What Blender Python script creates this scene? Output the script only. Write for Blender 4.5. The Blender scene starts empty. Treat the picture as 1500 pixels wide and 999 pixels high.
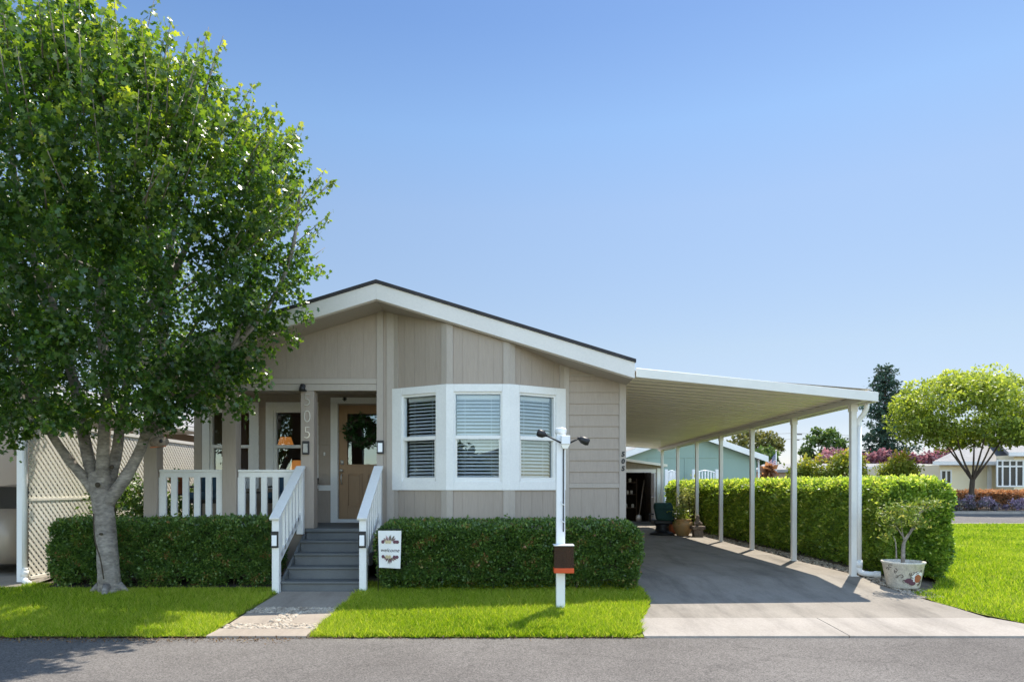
import bpy, bmesh, math, random
import numpy as np
from mathutils import Vector, Matrix
R = math.radians
random.seed(7)
rng = np.random.default_rng(11)
S = bpy.context.scene
COL = S.collection

# ------------------------------------------------------------------ camera
EYE = 1.4
cam_d = bpy.data.cameras.new('camera')
cam = bpy.data.objects.new('camera', cam_d); COL.objects.link(cam)
cam.location = (0, 0, EYE); cam.rotation_euler = (R(90), 0, 0)
cam_d.sensor_width = 36; cam_d.lens = 24
cam_d.shift_x = 0.0027; cam_d.shift_y = 0.1423
cam_d.clip_start = 0.05; cam_d.clip_end = 3000
S.camera = cam
# distances measured on the photograph: focal length = 1000 px of 1500
def PX(px, d): return (px - 746) * d / 1000
def PZ(py, d): return EYE + (713 - py) * d / 1000

# ------------------------------------------------------------------ light
SKY_FILL = (2.38, 2.1, 1.80)
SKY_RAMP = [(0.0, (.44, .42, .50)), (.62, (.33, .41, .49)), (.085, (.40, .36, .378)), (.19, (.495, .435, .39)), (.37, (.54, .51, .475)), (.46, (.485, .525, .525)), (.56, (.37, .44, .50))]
SUN_EL, SUN_AZ = 63.0, 32.0           # azimuth from +Y towards +X
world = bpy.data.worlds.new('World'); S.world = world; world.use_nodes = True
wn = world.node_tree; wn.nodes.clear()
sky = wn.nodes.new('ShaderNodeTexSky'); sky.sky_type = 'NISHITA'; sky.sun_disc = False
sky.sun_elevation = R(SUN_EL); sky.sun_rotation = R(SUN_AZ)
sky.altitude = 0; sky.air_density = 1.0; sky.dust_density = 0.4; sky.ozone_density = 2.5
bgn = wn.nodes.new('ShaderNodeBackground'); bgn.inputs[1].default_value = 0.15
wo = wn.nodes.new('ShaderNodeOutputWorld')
# clear deep blue above the houses; added sky boost overhead and behind fills the shaded facade
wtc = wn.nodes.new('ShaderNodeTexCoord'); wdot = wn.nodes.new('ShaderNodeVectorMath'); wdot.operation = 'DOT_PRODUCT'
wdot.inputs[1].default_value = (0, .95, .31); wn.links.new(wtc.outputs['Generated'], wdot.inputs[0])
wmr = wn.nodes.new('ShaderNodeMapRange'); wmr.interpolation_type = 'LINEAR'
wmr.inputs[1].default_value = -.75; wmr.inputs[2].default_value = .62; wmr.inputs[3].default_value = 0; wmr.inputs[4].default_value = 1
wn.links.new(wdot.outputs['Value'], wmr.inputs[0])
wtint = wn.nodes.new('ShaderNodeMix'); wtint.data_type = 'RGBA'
wtint.inputs[6].default_value = (SKY_FILL[0], SKY_FILL[1], SKY_FILL[2], 1); wsep = wn.nodes.new('ShaderNodeSeparateXYZ'); wn.links.new(wtc.outputs['Generated'], wsep.inputs[0])
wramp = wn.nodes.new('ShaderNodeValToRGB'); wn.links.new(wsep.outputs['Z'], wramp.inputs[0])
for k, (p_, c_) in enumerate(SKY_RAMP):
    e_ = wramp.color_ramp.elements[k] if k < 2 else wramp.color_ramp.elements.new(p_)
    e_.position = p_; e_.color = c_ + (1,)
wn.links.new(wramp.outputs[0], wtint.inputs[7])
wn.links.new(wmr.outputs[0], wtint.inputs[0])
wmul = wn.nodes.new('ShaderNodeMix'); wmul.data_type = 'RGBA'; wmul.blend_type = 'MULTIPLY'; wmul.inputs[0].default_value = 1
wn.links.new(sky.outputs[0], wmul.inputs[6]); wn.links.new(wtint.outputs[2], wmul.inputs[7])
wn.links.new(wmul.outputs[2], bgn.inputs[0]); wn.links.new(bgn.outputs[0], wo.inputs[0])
sl = bpy.data.lights.new('sun', 'SUN'); sl.energy = 3.4; sl.angle = R(0.5); sl.color = (1, 0.93, 0.82)
sun = bpy.data.objects.new('sun', sl); COL.objects.link(sun)
sv = Vector((math.sin(R(SUN_AZ)) * math.cos(R(SUN_EL)), math.cos(R(SUN_AZ)) * math.cos(R(SUN_EL)), math.sin(R(SUN_EL))))
sun.rotation_euler = sv.to_track_quat('Z', 'Y').to_euler(); sun.location = (20, 20, 40)
S.view_settings.view_transform = 'Standard'; S.view_settings.look = 'None'
S.view_settings.exposure = 1.1; S.view_settings.gamma = 1
S.render.engine = 'CYCLES'
S.cycles.max_bounces = 8; S.cycles.transparent_max_bounces = 12
S.cycles.use_denoising = True

# ------------------------------------------------------------------ materials
class N:
    def __init__(s, name):
        s.m = bpy.data.materials.new(name); s.m.use_nodes = True
        s.t = s.m.node_tree; s.t.nodes.clear()
        s.out = s.t.nodes.new('ShaderNodeOutputMaterial')
    def n(s, typ, **kw):
        x = s.t.nodes.new('ShaderNode' + typ)
        for k, v in kw.items():
            if k.startswith('i_'):
                key = k[2:]
                key = int(key) if key.isdigit() else key.replace('_', ' ')
                x.inputs[key].default_value = v
            else: setattr(x, k, v)
        return x
    def l(s, a, b): s.t.links.new(a, b)
def c4(c): return (c[0], c[1], c[2], 1)
def mul(c, f): return tuple(min(1, v * f) for v in c)

def mat(name, col, rough=0.6, var=0.12, scale=3.0, bump=0.0, bscale=60, spec=0.4, metal=0.0, stretch=None, col2=None, fine=0.0, coat=0.0):
    """painted / mineral surface: two noise octaves vary the colour, fine noise bumps it"""
    q = N(name)
    p = q.n('BsdfPrincipled', i_Roughness=rough, i_Metallic=metal)
    p.inputs['Specular IOR Level'].default_value = spec
    p.inputs['Coat Weight'].default_value = coat
    tc = q.n('TexCoord'); mp = q.n('Mapping'); q.l(tc.outputs['Object'], mp.inputs[0])
    if stretch: mp.inputs['Scale'].default_value = stretch
    nz = q.n('TexNoise', i_Scale=scale, i_Detail=8, i_Roughness=0.62); q.l(mp.outputs[0], nz.inputs['Vector'])
    rp = q.n('ValToRGB')
    rp.color_ramp.elements[0].position = 0.3; rp.color_ramp.elements[1].position = 0.72
    rp.color_ramp.elements[0].color = c4(mul(col, 1 - var)); rp.color_ramp.elements[1].color = c4(col2 if col2 else mul(col, 1 + var * .7))
    q.l(nz.outputs[0], rp.inputs[0]); last = rp.outputs[0]
    if fine:
        n2 = q.n('TexNoise', i_Scale=bscale, i_Detail=3); q.l(mp.outputs[0], n2.inputs['Vector'])
        mr = q.n('MapRange', i_1=0.3, i_2=0.7, i_3=1 - fine, i_4=1 + fine); q.l(n2.outputs[0], mr.inputs[0])
        mx = q.n('Mix', data_type='RGBA', blend_type='MULTIPLY'); mx.inputs[0].default_value = 1
        q.l(last, mx.inputs[6]); q.l(mr.outputs[0], mx.inputs[7]); last = mx.outputs[2]
    q.l(last, p.inputs['Base Color'])
    if bump:
        nb = q.n('TexNoise', i_Scale=bscale, i_Detail=4); q.l(mp.outputs[0], nb.inputs['Vector'])
        b = q.n('Bump', i_Strength=bump, i_Distance=0.01); q.l(nb.outputs[0], b.inputs['Height']); q.l(b.outputs[0], p.inputs['Normal'])
    q.l(p.outputs[0], q.out.inputs[0])
    return q.m

def leafmat(name, cols, trans, tw=0.4, rough=0.42, spec=0.5):
    """thin leaf: glossy front plus light coming through; each leaf carries its own tint 0..1"""
    q = N(name)
    at = q.n('Attribute', attribute_name='tint')
    rp = q.n('ValToRGB'); el = rp.color_ramp.elements
    while len(el) < len(cols): el.new(0.5)
    for i, c in enumerate(cols): el[i].position = c[0]; el[i].color = c4(c[1])
    q.l(at.outputs['Fac'], rp.inputs[0])
    p = q.n('BsdfPrincipled', i_Roughness=rough); p.inputs['Specular IOR Level'].default_value = spec
    q.l(rp.outputs[0], p.inputs['Base Color'])
    tr = q.n('BsdfTranslucent')
    mx = q.n('Mix', data_type='RGBA', blend_type='MULTIPLY'); mx.inputs[0].default_value = 1
    q.l(rp.outputs[0], mx.inputs[6]); mx.inputs[7].default_value = c4(trans)
    q.l(mx.outputs[2], tr.inputs[0])
    ms = q.n('MixShader'); ms.inputs[0].default_value = tw
    q.l(p.outputs[0], ms.inputs[1]); q.l(tr.outputs[0], ms.inputs[2]); q.l(ms.outputs[0], q.out.inputs[0])
    return q.m

def glassmat(name, tint=(.75, .78, .78), ior=1.9):
    q = N(name)
    f0 = ((ior - 1) / (ior + 1)) ** 2                        # Schlick, the same from both sides of the pane
    ge = q.n('NewGeometry'); dt = q.n('VectorMath', operation='DOT_PRODUCT'); q.l(ge.outputs['Incoming'], dt.inputs[0]); q.l(ge.outputs['Normal'], dt.inputs[1])
    ab = q.n('Math', operation='ABSOLUTE'); q.l(dt.outputs['Value'], ab.inputs[0])
    om = q.n('Math', operation='SUBTRACT', i_0=1.0); q.l(ab.outputs[0], om.inputs[1])
    pw = q.n('Math', operation='POWER', i_1=5.0); q.l(om.outputs[0], pw.inputs[0])
    fr = q.n('Math', operation='MULTIPLY_ADD', i_1=1 - f0, i_2=f0); q.l(pw.outputs[0], fr.inputs[0]); tr = q.n('BsdfTransparent'); tr.inputs[0].default_value = c4(tint)
    gl = q.n('BsdfGlossy', i_Roughness=0.0); gl.inputs[0].default_value = (.72, .88, 1, 1); ms = q.n('MixShader')
    tc = q.n('TexCoord'); nz = q.n('TexNoise', i_Scale=1.6, i_Detail=1); q.l(tc.outputs['Object'], nz.inputs['Vector'])
    b = q.n('Bump', i_Strength=0.05, i_Distance=0.05); q.l(nz.outputs[0], b.inputs['Height']); q.l(b.outputs[0], gl.inputs['Normal'])
    q.l(fr.outputs[0], ms.inputs[0]); q.l(tr.outputs[0], ms.inputs[1]); q.l(gl.outputs[0], ms.inputs[2]); q.l(ms.outputs[0], q.out.inputs[0])
    return q.m

def emat(name, col, strength, base=(.8, .7, .5)):
    q = N(name); p = q.n('BsdfPrincipled', i_Roughness=0.7)
    p.inputs['Base Color'].default_value = c4(base)
    p.inputs['Emission Color'].default_value = c4(col); p.inputs['Emission Strength'].default_value = strength
    q.l(p.outputs[0], q.out.inputs[0]); return q.m

M = {}
M['siding'] = mat('taupe_siding', (.368, .304, .248), .62, .07, 1.1, .25, 45, stretch=(1, 1, .12), fine=.05)
M['trim_taupe'] = mat('taupe_trim', (.405, .35, .295), .55, .06, 1.5, .15, 60, stretch=(1, 1, .2), fine=.04)
M['white'] = mat('white_paint', (.80, .79, .76), .45, .05, 2.5, .06, 40, fine=.03)
M['fascia'] = mat('fascia_paint', (.71, .68, .64), .5, .05, 1.5, .06, 30, fine=.03)
M['vinyl'] = mat('white_vinyl', (.83, .83, .83), .32, .03, 3, 0, spec=.5)
M['alu'] = mat('painted_aluminium', (.74, .72, .67), .38, .05, 2, .03, 12, fine=.02)
M['alu_deck'] = mat('ceiling_pan_paint', (.89, .82, .66), .4, .10, .8, .03, 12, stretch=(.25, 3, 1), fine=.02)
M['shingle'] = mat('dark_shingle', (.045, .042, .045), .85, .3, 6, .5, 120, fine=.25)
M['shingle_grey'] = mat('grey_shingle', (.30, .29, .28), .85, .2, 3, .5, 90, fine=.2)
M['step'] = mat('grey_deck_paint', (.125, .132, .132), .6, .16, 2.2, .15, 80, fine=.08)
M['door'] = mat('tan_door_paint', (.38, .235, .125), .45, .10, 2, .08, 30, stretch=(1, 1, .15), fine=.05)
M['brass'] = mat('satin_nickel', (.60, .56, .51), .35, .05, 5, metal=.6)
M['black'] = mat('black_plastic', (.018, .018, .02), .45, .1, 5)
M['blackmetal'] = mat('black_iron', (.02, .02, .022), .4, .2, 6, metal=.3)
M['lens'] = mat('frosted_lens', (.85, .86, .88), .25, .02, 5, spec=.6)
M['glass'] = glassmat('window_glass')
M['glass_bay'] = glassmat('bay_window_glass', (.80, .84, .86), 1.85)
M['blind'] = mat('blind_slat', (.72, .73, .74), .5, .03, 3)
M['room'] = mat('room_wall', (.22, .19, .16), .8, .1, 1)
M['wood'] = mat('dark_wood', (.10, .06, .035), .5, .2, 4, stretch=(1, 1, .2))
M['asphalt'] = None
M['bark'] = mat('grey_bark', (.20, .17, .145), .85, .35, 5, .9, 22, stretch=(.8, .8, 1.6), fine=.28, col2=(.36, .32, .28))
M['bark_dark'] = mat('dark_bark', (.075, .055, .04), .9, .35, 6, .6, 25, stretch=(1, 1, .35), fine=.2)
M['twig'] = mat('twig', (.06, .045, .03), .9, .3, 8)
M['soil'] = mat('soil', (.05, .036, .025), .95, .4, 5, .6, 60, fine=.3)
M['tan_wall'] = mat('tan_wall', (.40, .31, .22), .7, .06, 1, .1, 30)
M['lattice'] = mat('cream_lattice', (.88, .84, .74), .6, .05, 2)
M['seafoam'] = mat('seafoam_siding', (.27, .37, .315), .7, .06, .8, .1, 30, stretch=(1, 1, .1))
M['yellow'] = mat('pale_yellow_siding', (.82, .72, .50), .7, .04, .8)
M['terracotta'] = mat('terracotta', (.38, .12, .05), .7, .2, 6, fine=.08)
M['urn'] = mat('sand_glaze', (.50, .36, .18), .5, .3, 5, fine=.08, col2=(.55, .30, .10))
M['potmosaic'] = mat('cream_mosaic', (.62, .58, .50), .6, .25, 14, .4, 60, fine=.15)
M['green_fabric'] = mat('dark_green_fabric', (.012, .05, .042), .8, .25, 8, .2, 200)
M['blue_fabric'] = mat('slate_blue_fabric', (.05, .10, .15), .85, .2, 8, .2, 200)
M['stone'] = mat('weathered_stone', (.24, .19, .15), .9, .3, 12, .6, 40, fine=.2)
M['car_paint'] = mat('champagne_paint', (.34, .27, .205), .42, .03, 1, metal=.2, coat=.15)
M['carglass'] = mat('car_glass', (.02, .022, .025), .05, 0, 1, spec=.8)
M['tyre'] = mat('tyre', (.02, .02, .02), .85, .2, 8)
M['grey_plank'] = mat('weathered_board', (.33, .29, .25), .8, .2, 3, stretch=(1, 1, .15), fine=.1)
M['flagwhite'] = mat('flag_cloth', (.80, .79, .76), .85, .04, 6)
M['ink'] = mat('ink', (.03, .03, .035), .8, .1, 5)

def asphalt():
    q = N('aged_asphalt'); p = q.n('BsdfPrincipled', i_Roughness=.88); p.inputs['Specular IOR Level'].default_value = .3
    tc = q.n('TexCoord'); o = tc.outputs['Object']
    n1 = q.n('TexNoise', i_Scale=.55, i_Detail=6, i_Roughness=.6); q.l(o, n1.inputs['Vector'])
    r1 = q.n('ValToRGB'); r1.color_ramp.elements[0].position = .32; r1.color_ramp.elements[1].position = .7
    r1.color_ramp.elements[0].color = (.112, .101, .092, 1); r1.color_ramp.elements[1].color = (.165, .151, .138, 1)
    q.l(n1.outputs[0], r1.inputs[0])
    v = q.n('TexVoronoi', i_Scale=110); q.l(o, v.inputs['Vector'])
    hs = q.n('SeparateColor'); q.l(v.outputs['Color'], hs.inputs[0])
    mr = q.n('MapRange', i_1=0, i_2=1, i_3=.45, i_4=1.6); q.l(hs.outputs[0], mr.inputs[0])
    n3 = q.n('TexNoise', i_Scale=95, i_Detail=4, i_Roughness=.7); q.l(o, n3.inputs['Vector'])
    m3 = q.n('MapRange', i_1=.3, i_2=.7, i_3=.80, i_4=1.2); q.l(n3.outputs[0], m3.inputs[0])
    a = q.n('Mix', data_type='RGBA', blend_type='MULTIPLY'); a.inputs[0].default_value = .8
    b = q.n('Mix', data_type='RGBA', blend_type='MULTIPLY'); b.inputs[0].default_value = 1
    q.l(r1.outputs[0], a.inputs[6]); q.l(mr.outputs[0], a.inputs[7])
    q.l(a.outputs[2], b.inputs[6]); q.l(m3.outputs[0], b.inputs[7])
    # fine cracks
    w = q.n('TexNoise', i_Scale=1.3, i_Detail=5, i_Roughness=.65); q.l(o, w.inputs['Vector'])
    vm = q.n('VectorMath', operation='MULTIPLY_ADD'); vm.inputs[1].default_value = (.9, .9, .9)
    q.l(w.outputs['Color'], vm.inputs[0]); q.l(o, vm.inputs[2])
    vc = q.n('TexVoronoi', feature='DISTANCE_TO_EDGE', i_Scale=.42); q.l(vm.outputs[0], vc.inputs['Vector'])
    mc = q.n('MapRange', i_1=.0, i_2=.010, i_3=.35, i_4=1.0); q.l(vc.outputs[0], mc.inputs[0])
    d = q.n('Mix', data_type='RGBA', blend_type='MULTIPLY'); d.inputs[0].default_value = .32
    q.l(b.outputs[2], d.inputs[6]); q.l(mc.outputs[0], d.inputs[7])
    q.l(d.outputs[2], p.inputs['Base Color'])
    bp = q.n('Bump', i_Strength=.35, i_Distance=.004); q.l(hs.outputs[0], bp.inputs['Height']); q.l(bp.outputs[0], p.inputs['Normal'])
    q.l(p.outputs[0], q.out.inputs[0]); return q.m
M['asphalt'] = asphalt()

def concrete(name, c1, c2, stain):
    q = N(name); p = q.n('BsdfPrincipled', i_Roughness=.85); p.inputs['Specular IOR Level'].default_value = .3
    tc = q.n('TexCoord'); o = tc.outputs['Object']
    n1 = q.n('TexNoise', i_Scale=.8, i_Detail=8, i_Roughness=.65); q.l(o, n1.inputs['Vector'])
    r1 = q.n('ValToRGB'); r1.color_ramp.elements[0].position = .3; r1.color_ramp.elements[1].position = .7
    r1.color_ramp.elements[0].color = c4(c1); r1.color_ramp.elements[1].color = c4(c2); q.l(n1.outputs[0], r1.inputs[0])
    n2 = q.n('TexNoise', i_Scale=45, i_Detail=5, i_Roughness=.7); q.l(o, n2.inputs['Vector'])
    m2 = q.n('MapRange', i_1=.3, i_2=.7, i_3=.86, i_4=1.12); q.l(n2.outputs[0], m2.inputs[0])
    a = q.n('Mix', data_type='RGBA', blend_type='MULTIPLY'); a.inputs[0].default_value = 1
    q.l(r1.outputs[0], a.inputs[6]); q.l(m2.outputs[0], a.inputs[7])
    mp = q.n('Mapping'); mp.inputs['Scale'].default_value = (1.6, .35, 1); q.l(o, mp.inputs[0])
    n3 = q.n('TexNoise', i_Scale=1.5, i_Detail=5, i_Roughness=.7); q.l(mp.outputs[0], n3.inputs['Vector'])
    m3 = q.n('MapRange', i_1=.46, i_2=.70, i_3=1, i_4=stain); q.l(n3.outputs[0], m3.inputs[0])
    b = q.n('Mix', data_type='RGBA', blend_type='MULTIPLY'); b.inputs[0].default_value = 1
    q.l(a.outputs[2], b.inputs[6]); q.l(m3.outputs[0], b.inputs[7]); q.l(b.outputs[2], p.inputs['Base Color'])
    bp = q.n('Bump', i_Strength=.25, i_Distance=.004); q.l(n2.outputs[0], bp.inputs['Height']); q.l(bp.outputs[0], p.inputs['Normal'])
    q.l(p.outputs[0], q.out.inputs[0]); return q.m
M['drive'] = concrete('driveway_concrete', (.235, .207, .172), (.32, .285, .24), .6)
M['apron'] = concrete('apron_concrete', (.31, .275, .235), (.40, .36, .315), .72)
M['slab'] = concrete('path_slab', (.30, .25, .20), (.40, .34, .275), .75)
M['pebble'] = mat('river_pebble', (.36, .27, .19), .8, .4, 11, fine=.25, col2=(.62, .54, .43))
M['lawnsoil'] = mat('turf_base', (.16, .20, .008), .95, .3, 3, .5, 60, fine=.35)
M['dirt'] = mat('dry_ground', (.16, .125, .09), .95, .3, 2, .5, 50, fine=.25)

G = lambda r, g, b: (r, g, b)
M['grass'] = leafmat('grass_blade', [(0, G(.05, .13, .006)), (.5, G(.295, .415, .010)), (1, G(.55, .55, .11))], G(1.4, 1.45, .6), .5, .5, .3)
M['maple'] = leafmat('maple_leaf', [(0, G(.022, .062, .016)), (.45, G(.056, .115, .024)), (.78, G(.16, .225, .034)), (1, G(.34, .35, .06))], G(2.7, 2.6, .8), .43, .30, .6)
M['box'] = leafmat('boxwood_leaf', [(0, G(.036, .074, .02)), (.5, G(.085, .155, .032)), (.85, G(.165, .25, .05)), (1, G(.28, .155, .07))], G(2.5, 2.5, 1), .25, .40, .5)
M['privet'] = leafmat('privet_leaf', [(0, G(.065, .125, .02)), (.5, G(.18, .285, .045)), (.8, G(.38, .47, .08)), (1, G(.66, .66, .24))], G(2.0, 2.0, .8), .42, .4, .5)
M['limeleaf'] = leafmat('lime_leaf', [(0, G(.07, .115, .02)), (.5, G(.20, .26, .04)), (1, G(.46, .48, .13))], G(2, 2, .8), .42, .45, .4)
M['orangeleaf'] = leafmat('orange_tip_leaf', [(0, G(.09, .14, .02)), (.6, G(.24, .28, .035)), (.85, G(.40, .32, .05)), (1, G(.52, .26, .07))], G(2, 1.8, .8), .4, .45, .4)
M['plum'] = leafmat('plum_leaf', [(0, G(.07, .035, .045)), (.6, G(.19, .09, .11)), (1, G(.38, .22, .24))], G(2, 1.4, 1.4), .35, .45, .4)
M['conifer'] = leafmat('conifer_needle', [(0, G(.02, .05, .038)), (.6, G(.045, .09, .06)), (1, G(.09, .15, .095))], G(2, 2, 1.4), .15, .6, .3)
M['farleaf'] = leafmat('far_leaf', [(0, G(.035, .075, .02)), (.6, G(.075, .13, .035)), (1, G(.14, .19, .06))], G(2, 2, 1), .3, .55, .3)
M['olive'] = leafmat('olive_leaf', [(0, G(.06, .075, .02)), (.6, G(.14, .15, .045)), (1, G(.25, .22, .08))], G(1.8, 1.7, 1), .3, .55, .3)
M['redleaf'] = leafmat('red_hedge_leaf', [(0, G(.11, .09, .04)), (.5, G(.32, .16, .085)), (1, G(.55, .33, .19))], G(1.8, 1.5, 1), .35, .5, .4)
M['lavender'] = leafmat('lavender_flower', [(0, G(.10, .13, .05)), (.45, G(.20, .18, .18)), (.8, G(.34, .25, .38)), (1, G(.60, .46, .48))], G(1.5, 1.4, 1.5), .3, .6, .3)
M['wreath'] = leafmat('wreath_leaf', [(0, G(.012, .045, .012)), (1, G(.04, .11, .02))], G(2, 2, 1), .25, .45, .5)
M['paleleaf'] = leafmat('variegated_leaf', [(0, G(.12, .17, .03)), (.6, G(.30, .32, .10)), (1, G(.52, .48, .22))], G(1.6, 1.6, 1), .4, .5, .4)
M['potleaf'] = leafmat('pot_shrub_leaf', [(0, G(.07, .12, .02)), (.6, G(.20, .27, .05)), (1, G(.46, .40, .16))], G(2, 1.9, 1), .35, .45, .4)

# ------------------------------------------------------------------ mesh building
ORG = {}                                    # thing / part -> world origin of its thing
def tag(o, label=None, cat=None, group=None, kind=None):
    if label: o['label'] = label
    if cat: o['category'] = cat
    if group: o['group'] = group
    if kind: o['kind'] = kind
    return o
def thing(name, label, cat, loc=(0, 0, 0), group=None):
    o = bpy.data.objects.new(name, None); COL.objects.link(o); o.location = loc
    o.empty_display_size = .2
    tag(o, label, cat, group); ORG[o] = Vector(loc); return o

class MB:
    def __init__(s): s.v = []; s.f = []; s.mi = []; s.cur = 0; s.smooth = False; s.sm = []
    def _add(s, vs, fs):
        b = len(s.v); s.v += [tuple(v) for v in vs]
        for f in fs: s.f.append(tuple(b + i for i in f)); s.mi.append(s.cur); s.sm.append(s.smooth)
        return s
    def box(s, x0, x1, y0, y1, z0, z1):
        return s.fbox(FW, x0, x1, y0, y1, z0, z1)
    def fbox(s, fr, u0, u1, n0, n1, z0, z1):
        """box in a wall frame: u along the wall, n out of it, z up"""
        vs = [fr(u, n, z) for z in (z0, z1) for n in (n0, n1) for u in (u0, u1)]
        return s._add(vs, [(0, 2, 3, 1), (4, 5, 7, 6), (0, 1, 5, 4), (2, 6, 7, 3), (0, 4, 6, 2), (1, 3, 7, 5)])
    def fprism(s, fr, poly, n0, n1):
        """polygon of (u, z) pushed from n0 to n1"""
        k = len(poly)
        vs = [fr(u, n0, z) for u, z in poly] + [fr(u, n1, z) for u, z in poly]
        fs = [tuple(range(k)), tuple(range(2 * k - 1, k - 1, -1))] + [(i, i + k, (i + 1) % k + k, (i + 1) % k) for i in range(k)]
        return s._add(vs, fs)
    def bar(s, a, b, w, h, up=(0, 0, 1)):
        a = Vector(a); b = Vector(b); d = (b - a).normalized(); sd = d.cross(Vector(up))
        if sd.length < 1e-4: sd = d.cross(Vector((0, 1, 0)))
        sd.normalize(); u = sd.cross(d); sd *= w / 2; u *= h / 2
        vs = [p + x * sd + y * u for p in (a, b) for x, y in ((-1, -1), (1, -1), (1, 1), (-1, 1))]
        return s._add(vs, [(3, 2, 1, 0), (4, 5, 6, 7), (0, 1, 5, 4), (1, 2, 6, 5), (2, 3, 7, 6), (3, 0, 4, 7)])
    def tube(s, pts, rad, n=8, caps=True, jit=0):
        pts = [Vector(p) for p in pts]; k = len(pts)
        rad = list(rad) if hasattr(rad, '__len__') else [rad] * k
        s0 = s.smooth; s.smooth = True
        d0 = (pts[1] - pts[0]).normalized(); ref = Vector((0, 0, 1)) if abs(d0.z) < .9 else Vector((1, 0, 0))
        x = d0.cross(ref).normalized(); vs = []
        for i, p in enumerate(pts):
            d = (pts[min(i + 1, k - 1)] - pts[max(i - 1, 0)]).normalized()
            x = (x - d * x.dot(d)).normalized(); y = d.cross(x)
            for j in range(n):
                a = 2 * math.pi * j / n; r = rad[i] * (1 + (random.uniform(-jit, jit) if jit else 0))
                vs.append(p + x * (r * math.cos(a)) + y * (r * math.sin(a)))
        fs = [(i * n + j, i * n + (j + 1) % n, (i + 1) * n + (j + 1) % n, (i + 1) * n + j) for i in range(k - 1) for j in range(n)]
        if caps: fs += [tuple(range(n - 1, -1, -1)), tuple((k - 1) * n + j for j in range(n))]
        s._add(vs, fs); s.smooth = s0; return s
    def lathe(s, prof, c, n=24, sx=1, sy=1):
        s0 = s.smooth; s.smooth = True; k = len(prof)
        vs = [(c[0] + r * sx * math.cos(2 * math.pi * j / n), c[1] + r * sy * math.sin(2 * math.pi * j / n), c[2] + z) for r, z in prof for j in range(n)]
        fs = [(i * n + j, i * n + (j + 1) % n, (i + 1) * n + (j + 1) % n, (i + 1) * n + j) for i in range(k - 1) for j in range(n)]
        if prof[0][0] > 1e-6: fs.append(tuple(range(n - 1, -1, -1)))
        if prof[-1][0] > 1e-6: fs.append(tuple((k - 1) * n + j for j in range(n)))
        s._add(vs, fs); s.smooth = s0; return s
    def blob(s, c, r, n=12, m=8, jit=0):
        s0 = s.smooth; s.smooth = True; r = r if hasattr(r, '__len__') else (r, r, r); vs = []
        for i in range(m + 1):
            t = math.pi * i / m
            for j in range(n):
                a = 2 * math.pi * j / n; q = 1 + (random.uniform(-jit, jit) if jit else 0)
                vs.append((c[0] + r[0] * q * math.sin(t) * math.cos(a), c[1] + r[1] * q * math.sin(t) * math.sin(a), c[2] - r[2] * q * math.cos(t)))
        fs = [(i * n + j, i * n + (j + 1) % n, (i + 1) * n + (j + 1) % n, (i + 1) * n + j) for i in range(m) for j in range(n)]
        s._add(vs, fs); s.smooth = s0; return s
    def build(s, name, m, parent=None, bevel=0, label=None, kind=None):
        off = ORG[parent] if parent is not None else Vector((0, 0, 0))
        me = bpy.data.meshes.new(name)
        me.from_pydata([(v[0] - off.x, v[1] - off.y, v[2] - off.z) for v in s.v], [], s.f)
        ms = m if isinstance(m, (list, tuple)) else [m]
        for x in ms: me.materials.append(M[x] if isinstance(x, str) else x)
        me.polygons.foreach_set('material_index', s.mi); me.polygons.foreach_set('use_smooth', s.sm)
        bm = bmesh.new(); bm.from_mesh(me); bmesh.ops.recalc_face_normals(bm, faces=bm.faces); bm.to_mesh(me); bm.free()
        me.update()
        o = bpy.data.objects.new(name, me); COL.objects.link(o)
        if parent is not None: o.parent = parent
        ORG[o] = off
        if bevel:
            b = o.modifiers.new('bevel', 'BEVEL'); b.width = bevel; b.segments = 1; b.limit_method = 'ANGLE'
        if label: o['label'] = label
        if kind: o['kind'] = kind
        return o
FW = lambda u, n, z: (u, n, z)
def frame(p0, p1):
    """wall frame from plan point p0 to p1; n points out (to the right of the direction)"""
    p0 = Vector((p0[0], p0[1])); d = Vector((p1[0], p1[1])) - p0; L = d.length; d = d / L; nn = Vector((d.y, -d.x))
    f = lambda u, n, z: (p0.x + d.x * u + nn.x * n, p0.y + d.y * u + nn.y * n, z)
    return f, L

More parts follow.
